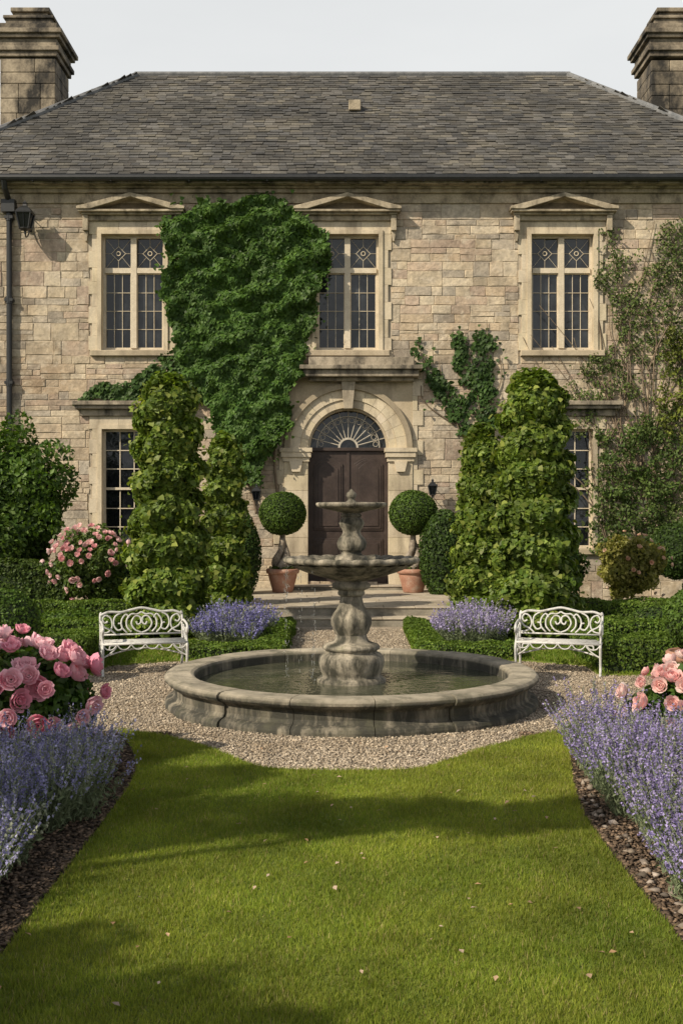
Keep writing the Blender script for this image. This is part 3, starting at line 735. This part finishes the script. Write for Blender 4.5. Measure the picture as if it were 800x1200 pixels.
big=[(192,262),(200,248),(225,243),(255,240),(300,236),(335,242),(362,256),(376,270),(380,310),(370,345),(362,372),(354,400),(352,432),(343,455),(338,490),(326,530),(314,566),(298,574),(286,560),(262,530),(244,500),(238,470),(214,440),(204,405),(198,370),(196,330),(203,305),(194,285)]
e=climber('ivy',big,40000,.092,(.042,.096,.017),(.095,.17,.032),(.08,.50),7,seed=11,strays=.12)
stems(e,[[(330,600),(322,540),(330,480),(345,420)],[(300,600),(290,560),(260,500),(220,430)]],.035)
e=climber('ivy',[(90,470),(100,458),(130,448),(155,446),(185,424),(200,412),(232,425),(245,470),(200,482),(160,476),(125,474)],2600,.085,(.038,.082,.017),(.075,.135,.03),(.04,.2),5,seed=21,thr=-.9)
stems(e,[[(240,470),(200,462),(150,458),(98,466)]],.02)
V1=[(548,545),(530,508),(508,470),(490,432),(482,402),(494,400),(506,428),(518,448),(530,462),(540,462),(534,430),(530,396),(542,384),(548,410),(555,420),(558,385),(568,376),(580,402),(588,450),(582,488),(566,516),(560,545)]
e=climber('ivy',V1,3000,.082,(.034,.072,.016),(.068,.125,.028),(.02,.16),6,thr=-.35,seed=33,strays=.1)
stems(e,[[(556,600),(556,540),(530,490),(505,440),(486,400)],[(556,545),(560,480),(545,386)],[(556,540),(572,470),(567,376)],[(540,510),(520,450),(516,420)],[(560,490),(585,450),(583,420)],[(535,500),(500,470),(492,455)],[(565,520),(590,490),(592,470)]],.02)
V2=[(640,470),(668,440),(700,430),(718,405),(722,360),(708,285),(716,272),(733,300),(742,345),(752,300),(772,275),(800,255),(870,250),(870,640),(690,640),(684,600),(700,540),(694,500),(660,488)]
e=climber('climbing_vine',V2,12000,.075,(.06,.10,.022),(.135,.17,.048),(.02,.2),10,thr=-.2,seed=41,tm=T_OVAL,hang=.4,jit=.6,strays=.1)
pth=[]
for i in range(42):
    x0=random.uniform(705,800); y0=random.uniform(420,640); p=[(x0,y0)]
    dx=random.uniform(-.35,.5)
    for k_ in range(random.randint(4,7)):
        dx+=random.uniform(-.35,.35); p.append((p[-1][0]+dx*30,p[-1][1]-random.uniform(22,42)))
    pth.append([q for q in p if q[1]>250])
pth=[p for p in pth if len(p)>2]
pth+=[[(745,640),(735,560),(725,480),(730,400),(722,330),(710,275)],[(760,640),(765,540),(750,440),(765,340),(800,262)],[(740,560),(700,500),(665,480)]]
stems(e,pth,.02)
climber('climbing_vine',[(775,400),(800,385),(870,380),(870,520),(790,520),(765,460)],3500,.09,(.10,.13,.02),(.17,.19,.03),(.1,.5),10,seed=51,tm=T_OVAL,hang=.4,jit=.6,thr=-.7)
climber('climbing_vine',[(690,560),(715,500),(750,480),(790,520),(870,540),(870,650),(690,650)],4600,.09,(.05,.09,.02),(.105,.15,.034),(.05,.45),10,thr=-.5,seed=61,tm=T_OVAL,hang=.4,jit=.6,strays=.1)

# ------------------------------------------------------------------ fountain
FX,FY=.114,12.9
ft=empty('tiered_stone_fountain',(FX,FY,0))
mb=MB(); nseg=16
prof=[(1.80,.02),(1.80,.33),(1.815,.355),(1.85,.37),(2.06,.375),(2.115,.366),(2.145,.340),(2.145,.31),(2.115,.28),(2.065,.262),(2.035,.23),(2.03,.15),(2.05,.112),(2.10,.095),(2.13,.075),(2.14,.045),(2.14,.0)]
for i in range(nseg):
    a0=2*math.pi*i/nseg+.1; a1=a0+2*math.pi/nseg; push=.03 if i%4 in (1,) else 0
    g=.0018
    v=random.uniform(.85,1.12)
    pr=[(r+(push if r>1.95 else 0),z+(.004 if push and z>.3 else 0)) for r,z in prof]
    mb.lathe(pr,(FX,FY),10,a0+g,a1-g,col=(v,v*.99,v*.96))
fixn(mb.obj('pool_wall',M['pool'],ft))
mb=MB(); mb.lathe([(1.79,.02),(1.79,.2)],(FX,FY),64); mb.lathe([(.001,.02),(1.795,.02)],(FX,FY),64); mb.obj('pool_lining',M['fount'],ft)
mb=MB(); mb.lathe([(.001,.235),(.6,.235),(1.2,.235),(1.798,.235)],(FX,FY),64); mb.obj('pool_water',M['water'],ft)
mb=MB()
stem=[(.001,.1),(.40,.1),(.40,.26),(.37,.29),(.34,.30),(.345,.33),(.36,.36),(.37,.40),(.385,.46),(.375,.52),(.34,.56),(.30,.575),(.30,.60),(.33,.615),(.335,.64),(.31,.665),(.26,.68),(.21,.70),(.185,.74),(.175,.78)]
mb.lathe(stem,(FX,FY),40)
def flut(nn_,amp): return lambda r,z,a:(r*(1+amp*math.cos(nn_*a)),z)
mb.lathe([(.175,.78),(.20,.83),(.225,.90),(.225,.96),(.20,1.02),(.165,1.07),(.14,1.12),(.125,1.18),(.12,1.22)],(FX,FY),48,mod=flut(8,.05))
mb.lathe([(.12,1.22),(.15,1.235),(.16,1.26),(.15,1.285),(.17,1.30),(.21,1.315),(.225,1.345),(.21,1.375),(.185,1.39),(.18,1.40)],(FX,FY),40)
mb.lathe([(.18,1.40),(.26,1.425),(.38,1.46),(.50,1.50),(.62,1.55),(.69,1.59)],(FX,FY),96,mod=lambda r,z,a:(r+.07*max(0,r-.18)*abs(math.sin(12*a)),z))
mb.lathe([(.69,1.59),(.74,1.60),(.76,1.625),(.755,1.65),(.735,1.665),(.70,1.665),(.67,1.64),(.5,1.57),(.2,1.53),(.001,1.53)],(FX,FY),96,mod=lambda r,z,a:(r+.065*max(0,r-.18)*abs(math.sin(12*a)),z+(.014*abs(math.sin(12*a)) if r>.66 else 0)))
mb.lathe([(.19,1.53),(.19,1.66),(.17,1.69),(.13,1.70),(.115,1.72),(.12,1.74),(.145,1.76)],(FX,FY),32)
mb.lathe([(.145,1.76),(.165,1.80),(.17,1.84),(.15,1.89),(.115,1.93),(.10,1.96),(.105,1.99),(.13,2.03),(.145,2.07),(.13,2.11),(.10,2.14)],(FX,FY),48,mod=flut(7,.06))
mb.lathe([(.10,2.14),(.12,2.15),(.12,2.17),(.10,2.18),(.11,2.19),(.2,2.215),(.30,2.235),(.36,2.25),(.39,2.262),(.405,2.285),(.40,2.305),(.375,2.312),(.35,2.295),(.2,2.26),(.001,2.25)],(FX,FY),72,mod=lambda r,z,a:(r+.05*max(0,r-.12)*abs(math.sin(9*a)),z))
mb.lathe([(.07,2.25),(.075,2.31),(.05,2.33),(.035,2.35),(.05,2.365),(.062,2.39),(.055,2.42),(.03,2.44),(.02,2.455),(.001,2.47)],(FX,FY),20)
fixn(mb.obj('pedestal_and_bowls',M['fount'],ft,smooth=True))
mb=MB(); mb.lathe([(.001,1.635),(.68,1.635)],(FX,FY),48); mb.lathe([(.001,2.292),(.35,2.292)],(FX,FY),48); mb.obj('bowl_water',M['water'],ft)
mb=MB()
for i in range(150):
    a=random.choice((3.5,3.9,2.9,4.15)); q=Vector((FX+.79*math.cos(a)+random.gauss(0,.015),FY+.79*math.sin(a)+random.gauss(0,.015),random.uniform(.26,1.55)))
    mb.tube([q,q+Vector((0,0,random.uniform(.01,.05)))],.0025,5)
mb.obj('falling_water',M['stream'],ft,smooth=True)

# ------------------------------------------------------------------ benches
def bench(c,rot):
    e=empty('ornate_iron_bench',(0,0,0)); W=.56; mb=MB(); r=.014
    def T(p,rr=r,n=6): mb.tube(cr(p,n),rr,7)
    for s in (-1,1):
        x=s*W
        T([(x,-.24,.42),(x,-.28,.34),(x,-.25,.2),(x,-.24,.1),(x,-.29,.02),(x,-.31,.0)],.018)
        T([(x,.20,.42),(x,.22,.25),(x,.25,.1),(x,.30,.0)],.018)
        T([(x,.18,.42),(x,.22,.6),(x,.27,.76),(x*.97,.28,.80)],.017)
        T([(x,.235,.66),(x,.10,.69),(x,-.10,.68),(x,-.24,.66),(x,-.29,.61),(x,-.26,.56),(x,-.22,.57),(x,-.22,.60)],.018)
        T([(x,-.24,.42),(x,-.20,.50),(x,-.24,.58),(x,-.22,.63)],.014)
        T([(x,-.10,.44),(x,-.02,.52),(x,-.06,.60),(x,-.13,.57),(x,-.09,.53)],.01); T([(x,.1,.44),(x,.02,.5),(x,.05,.62),(x,.13,.6),(x,.1,.54)],.01)
        T([(x,-.24,.22),(x,-.05,.30),(x,.1,.28),(x,.22,.2)],.011)
        T([(x,-.2,.40),(x,-.1,.33),(x,0,.36),(x,.08,.33),(x,.18,.4)],.01)
        T([(x,-.25,.24),(x-s*.10,-.25,.30),(x-s*.18,-.25,.39),(x-s*.10,-.25,.40),(x-s*.09,-.25,.35)],.011)
    mb.tube([(-W,-.25,.42),(W,-.25,.42)],.016,7); mb.tube([(-W,.19,.42),(W,.19,.42)],.016,7)
    for i in range(9):
        y=-.215+i*.047; mb.box(-W,W,y-.013,y+.013,.425,.437)
    for x in (-W,0,W): mb.box(x-.015,x+.015,-.24,.19,.405,.424)
    yb=lambda z:.18+(z-.42)*.25
    T([(-W,yb(.76),.76),(-W*.8,yb(.80),.805),(-W*.5,yb(.80),.80),(-W*.25,yb(.83),.83),(0,yb(.855),.855),(W*.25,yb(.83),.83),(W*.5,yb(.8),.80),(W*.8,yb(.8),.805),(W,yb(.76),.76)],.018)
    mb.tube([(-W,yb(.50),.50),(W,yb(.5),.50)],.012,7)
    def SC(pts,rr=.012,n=5):
        for s in (-1,1): T([(s*px,yb(pz),pz) for px,pz in pts],rr,n)
    SC([(0,.52),(.09,.56),(.14,.65),(.09,.74),(.02,.73),(.01,.66),(.05,.63),(.075,.67)])
    SC([(.0,.80),(.06,.77),(.14,.77),(.20,.70),(.20,.60),(.14,.53)])
    SC([(.20,.52),(.27,.60),(.27,.70),(.21,.77),(.17,.72)])
    SC([(.28,.79),(.36,.74),(.38,.64),(.33,.56),(.27,.58),(.28,.64),(.32,.65)])
    SC([(.54,.52),(.45,.54),(.40,.62),(.42,.72),(.49,.76),(.53,.71),(.50,.66),(.46,.68)])
    SC([(.36,.51),(.42,.56),(.50,.60),(.55,.66)])
    for i in range(6):
        cx=-W+W*2*(i+.5)/6; T([(cx-.09,-.255,.41),(cx-.05,-.255,.36),(cx,-.255,.345),(cx+.05,-.255,.36),(cx+.09,-.255,.41)],.009,4)
    T([(-W,-.25,.25),(-W*.5,-.1,.31),(0,0,.33),(W*.5,-.1,.31),(W,-.25,.25)],.011)
    o=mb.obj('bench_frame',M['white'],None,smooth=True); o.parent=e
    e.location=c; e.rotation_euler=(0,0,rot)
bench((-2.70,15.15,.014),math.radians(16)); bench((2.97,15.15,.014),math.radians(-16))

# ------------------------------------------------------------------ hedges
def hedge(name,boxes,dens=1700,size=.042,A=(.075,.14,.02),B=(.155,.22,.034)):
    e=empty(name,(boxes[0][0],boxes[0][2],0)); PP=[];NN=[]; core=MB(); f=FN(77,2.2,3); g=FN(78,7,3)
    for (x0,x1,y0,y1,h) in boxes:
        core.box(x0+.05,x1-.05,y0+.05,y1-.05,0,h-.05)
        faces=[((x1-x0)*(y1-y0),'t'),((x1-x0)*h,'f'),((x1-x0)*h,'b'),((y1-y0)*h,'l'),((y1-y0)*h,'r')]
        for ar,t in faces:
            n_=int(ar*dens*1.25); u=rng.random(n_); v=rng.random(n_); o_=np.ones(n_)
            if t=='t': P=np.stack([x0+(x1-x0)*u,y0+(y1-y0)*v,h*o_],1); Q=[0,0,1.]
            if t=='f': P=np.stack([x0+(x1-x0)*u,y0*o_,h*v],1); Q=[0,-1.,0]
            if t=='b': P=np.stack([x0+(x1-x0)*u,y1*o_,h*v],1); Q=[0,1.,0]
            if t=='l': P=np.stack([x0*o_,y0+(y1-y0)*u,h*v],1); Q=[-1.,0,0]
            if t=='r': P=np.stack([x1*o_,y0+(y1-y0)*u,h*v],1); Q=[1.,0,0]
            c=np.array([(x0+x1)/2,(y0+y1)/2,h/2]); hf=np.array([(x1-x0)/2,(y1-y0)/2,h/2])
            d=np.clip(np.abs(P-c)-(hf-.09),0,None); d[:,2]=np.where(P[:,2]<h/2,0,d[:,2]); L_=np.linalg.norm(d,axis=1,keepdims=True)
            P=P-np.sign(P-c)*d*np.clip(1-.09/np.maximum(L_,.09),0,1)
            P+=np.array(Q)*(.022*f(P)+.014*g(P)-.035*rng.random(n_))[:,None]
            PP.append(P); NN.append(np.tile(Q,(n_,1))+np.sign(P-c)*d*6)
    P=np.concatenate(PP); Nn=np.concatenate(NN)
    bigmesh('leaves',leafset(P,Nn,size,T_OVAL,.5,-.2),T_OVAL[1],colors(len(P),A,B,.2),M['box'],e)
    core.obj('shade_core',M['core'],e)
hedge('box_hedge',[(-4.95,-3.4,14.92,15.6,.52),(-4.0,-3.45,15.6,17.1,.44)])
hedge('box_hedge',[(-8,-3.5,17.3,17.95,.5),(-8,-3.1,19.5,20.15,.62)],1300,.05)
hedge('box_hedge',[(-2.38,-.82,16.3,16.85,.25),(-1.32,-.86,16.85,20.6,.25)],1500,.042)
hedge('box_hedge',[(3.5,6,14.92,15.6,.5),(3.5,4.05,15.6,17.1,.42)])
hedge('box_hedge',[(3.9,8.5,17.3,17.95,.5),(3.7,8.5,19.5,20.15,.62)],1300,.05)
hedge('box_hedge',[(1.12,2.68,16.3,16.85,.25),(1.14,1.6,16.85,20.6,.25)],1500,.042)
hedge('box_hedge',[(-8.5,-5.2,21.0,21.8,1.25)],900,.07,(.045,.085,.015),(.09,.13,.025))
hedge('box_hedge',[(-3.4,-2.3,23.0,23.6,.9)],900,.06); hedge('box_hedge',[(2.6,4.4,23.0,23.6,.7)],900,.06)

# ------------------------------------------------------------------ topiary columns (spiral-clipped)
def column(name,c,h,r0,tiers,n,seed,size=.09,tap=.42):
    e=empty(name,(c[0],c[1],0)); f=FN(seed,1.6,3); f2=FN(seed+20,5,3)
    def PH(th,t): return (t*tiers-th/(2*np.pi)+.10*np.sin(3*th+seed)+.07*np.sin(5*th+t*9))%1.0
    def R(th,t):
        base=r0*(1.0-tap*t**1.2)
        top=np.sqrt(np.clip(1-((t-.93)/.07).clip(0,1)**2*.8,0,1))
        ph=PH(th,t)
        tier=.74+.34*np.clip(np.sin(np.pi*ph**1.35),0,1)**.75
        return base*top*tier
    t=rng.random(n)**1.05; th=rng.random(n)*2*np.pi
    q=np.stack([np.cos(th),np.sin(th),t*h],1)
    rr=R(th,t)*(1+.075*f(q)+.07*f2(q))*(1-.26*rng.random(n)**2)
    P=np.stack([c[0]+rr*np.cos(th),c[1]+rr*np.sin(th),.12+t*(h-.12)],1)
    ph=PH(th,t)
    Nn=np.stack([np.cos(th),np.sin(th),.15+1.0*np.cos(np.pi*(1-ph))],1)
    m=int(n*.05); a=rng.random(m)*2*np.pi; rq=np.sqrt(rng.random(m))*r0*(1-tap)*.8
    PC=np.stack([c[0]+rq*np.cos(a),c[1]+rq*np.sin(a),h+.12-(rq/(r0*.5))**2*.2+.05*rng.standard_normal(m)],1)
    P=np.concatenate([P,PC]); Nn=np.concatenate([Nn,np.tile([0,0,1.],(m,1))])
    k=int(n*.03); j=rng.integers(0,n,k); PS=P[j]+np.stack([np.cos(th[j]),np.sin(th[j]),.5+0*j],1)*(.04+.10*rng.random((k,1)))
    C=colors(len(P),(.075,.13,.02),(.175,.235,.036),.22)
    C=np.concatenate([C,colors(k,(.17,.22,.045),(.26,.29,.065))])
    P=np.concatenate([P,PS]); Nn=np.concatenate([Nn,Nn[j]])
    bigmesh('leaves',leafset(P,Nn,size,T_IVY,.5,.45),T_IVY[1],C,M['leaf'],e)
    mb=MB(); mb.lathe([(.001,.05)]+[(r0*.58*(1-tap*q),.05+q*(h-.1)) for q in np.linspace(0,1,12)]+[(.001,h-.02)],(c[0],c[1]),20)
    mb.obj('shade_core',M['core'],e,smooth=True)
    return e
column('ivy_topiary_column',(-3.05,19.4),4.45,.72,7,24000,3,tap=.36)
column('ivy_topiary_column',(-2.36,22.3),3.6,.52,6,13000,4)
column('ivy_topiary_column',(3.36,19.4),4.5,.78,7,25000,5,tap=.36)
column('ivy_topiary_column',(2.76,22.0),3.75,.62,6,14000,6,tap=.5)

def potted(c,z0,trunk,r,ps=1.,name='potted_box_topiary',dens=5200):
    e=empty(name,(c[0],c[1],z0)); mb=MB()
    P=[(.001,0),(.22,0),(.235,.02),(.27,.15),(.31,.3),(.335,.40),(.33,.43),(.37,.44),(.385,.48),(.385,.53),(.36,.55),(.33,.54),(.32,.48),(.001,.48)]
    mb.lathe([(a*ps,z0+b*ps) for a,b in P],c,32); mb.obj('terracotta_pot',M['terra'],e,smooth=True)
    if trunk>.1:
        mb=MB(); zb=z0+.46*ps
        for q in range(3):
            o_=q*2.1; Q=[]
            for i in range(15):
                t=i/14; rr=(.10*(1-t)+.02)*(1+.5*math.sin(t*6)); a=o_+t*4.2
                Q.append((c[0]+rr*math.cos(a),c[1]+rr*math.sin(a),zb+t*(trunk+.2)))
            mb.tube(Q,[.12,.115,.12,.12,.11,.09,.075,.07,.065,.06,.055,.05,.05,.05,.05],8)
        mb.obj('trunk',M['oldtrunk'],e,smooth=True)
        n_=260; a=rng.random(n_)*6.28; rr=.3*ps*np.sqrt(rng.random(n_))
        PP=np.stack([c[0]+rr*np.cos(a),c[1]+rr*np.sin(a),z0+.52*ps+.08*rng.random(n_)],1)
        bigmesh('underplanting',leafset(PP,np.tile([0,0,1.],(n_,1)),.08,T_OVAL,.9),T_OVAL[1],colors(n_,(.05,.09,.02),(.12,.15,.04)),M['leaf'],e)
    zc=z0+.5*ps+trunk+r*.88
    blob('x',(c[0],c[1],zc),(r,r,r*.93),dens,.05,(.055,.105,.017),(.11,.175,.028),M['box'],lump=.02,jit=.6,thick=.08,parent=e)
potted((-1.36,25.7),.34,.84,.55,dens=6500); potted((1.66,25.7),.34,.84,.57,dens=6500)
potted((4.22,13.1),.012,.05,.42,1.0,dens=5500)

blob('box_ball',(-4.22,13.9,.80),(.45,.42,.45),6000,.04,(.055,.11,.018),(.11,.18,.027),M['box'],lump=.03,jit=.6,thick=.08,zmin=.02)
blob('clipped_shrub',(2.35,25.2,1.2),(.62,.55,1.12),6500,.07,(.035,.07,.015),(.065,.11,.02),M['box'],lump=.08,thick=.15,zmin=.02)
blob('clipped_shrub',(-2.35,25.2,1.25),(.55,.5,1.1),5000,.07,(.035,.07,.015),(.065,.11,.02),M['box'],lump=.08,thick=.15,zmin=.02)
blob('box_ball',(7.25,24,1.35),(.62,.6,.62),5000,.06,(.035,.07,.015),(.065,.11,.02),M['box'],lump=.04,thick=.1)
blob('box_ball',(7.0,21.5,.75),(.4,.4,.4),3000,.05,(.05,.09,.02),(.1,.13,.04),M['box'],lump=.04,thick=.1)
blob('box_ball',(5.25,18.6,.3),(.5,.35,.33),2600,.05,(.055,.11,.018),(.11,.17,.028),M['box'],lump=.04,thick=.1,zmin=.02)
blob('laurel_shrub',(-6.95,23.4,2.2),(1.6,1.2,1.85),19000,.12,(.045,.095,.016),(.12,.195,.032),M['leaf'],lump=.42,nl=34,thick=.45,jit=.7)
blob('laurel_shrub',(-7.3,22.4,1.2),(1.2,.9,1.1),7000,.11,(.04,.08,.014),(.09,.14,.025),M['leaf'],lump=.40,thick=.45,jit=.7)
blob('golden_shrub',(5.75,22,1.1),(.85,.6,.78),8500,.08,(.17,.18,.035),(.30,.27,.07),M['leaf'],lump=.42,thick=.5,jit=.8,zmin=.02)
blob('evergreen_shrub',(4.7,24.6,.9),(.9,.6,1.0),5000,.1,(.035,.07,.014),(.07,.12,.02),M['leaf'],lump=.3,thick=.4,zmin=.02)
blob('evergreen_shrub',(-4.9,24.9,.7),(.9,.6,.9),5000,.1,(.035,.07,.014),(.07,.12,.02),M['leaf'],lump=.3,thick=.4,zmin=.02)
blob('low_shrub',(-4.6,18.7,.28),(.7,.45,.3),3000,.06,(.055,.11,.016),(.11,.17,.025),M['box'],lump=.15,thick=.25,zmin=.02)

# flowers
def blossoms(parent,C,D,R,A,B,layers=((.28,4),(.50,5),(.76,7),(1.0,8))):
    Vs=[];Cs=[]
    g=np.array([(u,v) for v in (0,.36,.7,1) for u in (-1,0,1)],float); u=g[:,0]; v=g[:,1]
    for c,d,r in zip(C,D,R):
        d=d/np.linalg.norm(d); t=np.cross(d,rng.standard_normal(3)); t/=np.linalg.norm(t); b=np.cross(d,t)
        tt=rng.random(); base=np.array(A)*(1-tt)+np.array(B)*tt
        for li,(q,m) in enumerate(layers):
            for k_ in range(m):
                a=2*math.pi*(k_+.5*li)/m+rng.normal(0,.15)
                o_=math.cos(a)*t+math.sin(a)*b; s_=np.cross(d,o_)
                tip=.10+.34*q+rng.normal(0,.035)
                phi=math.pi*(.86-v*(.86-tip))
                Rr=r*q*(1+.20*q*v**3+rng.normal(0,.03)+.05*v*np.abs(u)*rng.normal(0,1))
                half=(math.pi/m*1.35)*(.55+.6*np.sin(math.pi*np.clip(v*.8+.1,0,1)))*np.where(v>.95,.62,1)
                al=u*half
                dirv=np.cos(al)[:,None]*o_[None]+np.sin(al)[:,None]*s_[None]
                V=c+Rr[:,None]*(np.sin(phi)[:,None]*dirv+(.86*np.cos(phi))[:,None]*d[None])
                Vs.append(V); Cs.append(base*(1.0+.10*(q-.5))*(1+rng.normal(0,.06)))
    F=[]
    for j in range(3):
        for i in range(2): F.append((3*j+i,3*j+i+1,3*j+4+i,3*j+3+i))
    o=bigmesh('blossoms',np.array(Vs),F,np.clip(np.array(Cs),0,.95),M['petal'],parent)
    o.data.polygons.foreach_set('use_smooth',[True]*len(o.data.polygons))
def flower_on(e,c,rad,n,r,A,B,bias=(0,-.6,.5),mind=.9,jr=.25):
    c=np.array(c);rad=np.array(rad); C=[];D=[]
    tries=0
    while len(C)<n and tries<5000:
        tries+=1; d=unit(rng.standard_normal(3)+np.array(bias)); p=c+d*rad*rng.uniform(.93,1.10)
        if p[2]<.08: continue
        if all(np.linalg.norm(p-q)>r*2*mind for q in C): C.append(p); D.append(d+rng.normal(0,.3,3))
    blossoms(e,C,D,[r*rng.uniform(1-jr,1+jr) for _ in C],A,B)
e=blob('pink_rose_bush',(-2.98,9.55,.54),(.92,.78,.60),10500,.085,(.035,.08,.015),(.09,.165,.028),M['leaf'],lump=.2,thick=.45,jit=.8,zmin=.04,core=True)
flower_on(e,(-2.98,9.55,.54),(.92,.78,.62),115,.078,(.80,.34,.45),(.92,.64,.69),mind=.80)
e=blob('pink_rose_bush',(3.30,9.75,.44),(.82,.6,.50),7500,.08,(.035,.08,.015),(.09,.165,.028),M['leaf'],lump=.2,thick=.45,jit=.8,zmin=.04)
flower_on(e,(3.30,9.75,.44),(.82,.6,.52),115,.064,(.88,.55,.53),(.93,.75,.70),mind=.78)
e=blob('pink_rose_bush',(-4.75,21.2,1.15),(.85,.6,.75),9500,.08,(.06,.11,.025),(.14,.195,.045),M['leaf'],lump=.38,thick=.45,jit=.8,zmin=.02)
flower_on(e,(-4.75,21.1,1.2),(.85,.62,.72),85,.05,(.82,.48,.50),(.9,.70,.68),mind=.8)
flower_on(bpy.data.objects['golden_shrub'],(5.75,22,1.1),(.78,.6,.72),22,.04,(.75,.5,.35),(.8,.65,.5),mind=1)

def lavender(name,bases,H,stems_n,spread,A,B,pet=16,fol=10,ps=.022):
    cx=np.mean([b[0] for b in bases]); cy=np.mean([b[1] for b in bases]); e=empty(name,(cx,cy,0))
    m=len(bases)*stems_n; b=np.repeat(np.array([(x,y,.03) for x,y in bases]),stems_n,0)
    hv=np.repeat(H*(.80+.40*rng.random(len(bases))),stems_n)
    a=rng.random(m)*6.28; q=np.sqrt(rng.random(m)); tilt=q*spread
    d=np.stack([np.cos(a)*np.sin(tilt),np.sin(a)*np.sin(tilt),np.cos(tilt)],1)
    b=b+np.stack([np.cos(a)*q*.09,np.sin(a)*q*.09,0*a],1)
    Ln=hv*(.70+.40*rng.random(m)); droop=.06*rng.random(m)
    def pos(t,i=slice(None)):
        p=b[i]+d[i]*(Ln[i]*t)[:,None]; p[:,2]-=droop[i]*t*t*q[i]; return p
    one=np.ones(m)
    side=unit(np.cross(d,rng.standard_normal((m,3))))*.0022
    p0,p1,p2=pos(one*.0),pos(one*.5),pos(one*.98)
    V=np.stack([p0-side,p0+side,p1+side,p2+side*.6,p2-side*.6,p1-side],1)
    bigmesh('stems',V,[(0,1,2,5),(5,2,3,4)],colors(m,(.16,.21,.095),(.28,.32,.18)),M['lav'],e)
    I=np.repeat(np.arange(m),pet); t=.68+.32*rng.random(len(I))
    P=pos(t,I); off=unit(rng.standard_normal((len(I),3))); P+=off*(.011*(1.25-(t-.7)*2.2))[:,None]
    bl=np.repeat(rng.random(m),pet)[:,None]; C=(np.array(A)*(1-bl)+np.array(B)*bl)*(1+.25*rng.standard_normal((len(I),1)))
    gr=np.repeat(rng.random(m)<.16,pet); C[gr]=(.29,.31,.23)
    bigmesh('flower_spikes',leafset(P,off+d[I]*.4,ps,T_OVAL,.4),T_OVAL[1],np.clip(C,.02,.9),M['lav'],e)
    I=np.repeat(np.arange(m),fol); t=.05+.6*rng.random(len(I)); P=pos(t,I)+.02*rng.standard_normal((len(I),3)); P[:,2]=np.maximum(P[:,2],.04)
    W=unit(rng.standard_normal((len(I),3)))
    bigmesh('foliage',leafset(P,W,.055,T_LONG,.3,-.5),T_LONG[1],colors(len(I),(.13,.17,.085),(.24,.28,.165)),M['lav'],e)
    return e
def scatter(x0,x1,y0,y1,dx,dy,fn=None):
    out=[]; y=y0
    while y<y1:
        x=x0+random.uniform(0,dx*.5)
        while x<x1:
            p=(x+random.uniform(-.09,.09),y+random.uniform(-.09,.09))
            if fn is None or fn(*p): out.append(p)
            x+=dx
        y+=dy
    return out
notrose=lambda cx,cy,r: (lambda x,y: math.hypot(x-cx,y-cy)>r)
lb=scatter(-3.6,-1.88,4.5,9.4,.34,.34,notrose(-2.95,9.7,.85))
lavender('lavender_border',lb,.56,92,.64,(.20,.19,.38),(.38,.37,.53),14,11,.021)
rb=scatter(2.02,3.9,4.9,9.7,.34,.34,notrose(3.30,9.85,.8))
lavender('lavender_border',rb,.60,92,.60,(.25,.20,.43),(.41,.35,.57),14,10,.021)
lavender('lavender_bush',scatter(-2.2,-1.4,17.6,19.3,.3,.35),.62,90,.6,(.16,.15,.38),(.29,.28,.49),12,9,.034)
lavender('lavender_bush',scatter(1.75,2.45,17.6,19.3,.3,.35),.62,90,.6,(.32,.27,.48),(.45,.40,.57),12,9,.034)

# ------------------------------------------------------------------ trees beside and behind the viewpoint
def tree(name,base,blobs,trunk_h,dens=8000):
    e=empty(name,(base[0],base[1],0)); mb=MB()
    top=Vector((base[0]+.2,base[1]+.1,trunk_h)); P=cr([(base[0],base[1],0),(base[0]+.1,base[1]-.05,trunk_h*.5),top],6)
    mb.tube(P,list(np.linspace(.24,.14,len(P))),10)
    PPs=[]
    for c,r in blobs:
        Q=cr([top-Vector((0,0,.4)),(top+Vector(c))/2+Vector((0,0,.3)),Vector(c)],5); mb.tube(Q,list(np.linspace(.07,.02,len(Q))),6)
        n_=int(dens*r*r)
        PPs.append(np.array(c)+sphere_dirs(n_)*r*np.cbrt(rng.random((n_,1)))*np.array([1,1,.75])*(1+.2*rng.standard_normal((n_,1))))
    PP=np.concatenate(PPs)
    bigmesh('crown_leaves',leafset(PP,np.tile([0,0,1.],(len(PP),1)),.10,T_OVAL,1.0),T_OVAL[1],colors(len(PP),(.04,.09,.015),(.10,.17,.03)),M['leaf'],e)
    mb.obj('trunk_and_limbs',M['bark'],e,smooth=True)
def shade(tx,ty,h):
    k_=h/math.tan(ELEV); return (tx+hx*k_,ty+hy*k_,h)
bl=[(shade(x,y,h),r) for x,y,h,r in (
   (-1.5,4.5,4.6,.5),(-.95,4.75,4.4,.42),(-.35,4.5,4.5,.3),(-1.5,5.4,4.7,.36),
   (-1.4,7.7,4.9,.55),(-.7,7.95,5.1,.48),(0,7.9,5.2,.40),(.6,8.0,5.0,.36),(1.15,7.8,4.8,.34),(1.65,8.0,4.7,.34),
   (-1.4,8.8,5.0,.48),(-.9,9.1,5.2,.30),(-1.75,9.9,5.2,.35),(-2.9,6.6,4.9,.6),(-3.2,4.4,4.6,.8),(-4.4,6.2,5.4,.9),(-3.8,8.0,5.3,.5))]
cxm=sum(b[0][0] for b in bl)/len(bl); cym=sum(b[0][1] for b in bl)/len(bl)
tree('garden_tree',(cxm-.8,cym),bl,3.3)
for i,(x,y,s) in enumerate(((-16,-22,5),(-6,-30,6),(5,-27,5.5),(15,-24,6),(26,-20,6))):
    tree('garden_tree',(x,y),[((x+random.uniform(-s,s)*.5,y+random.uniform(-s,s)*.4,s*random.uniform(.9,1.9)),s*random.uniform(.35,.5)) for _ in range(6)],s,600)
print('done')
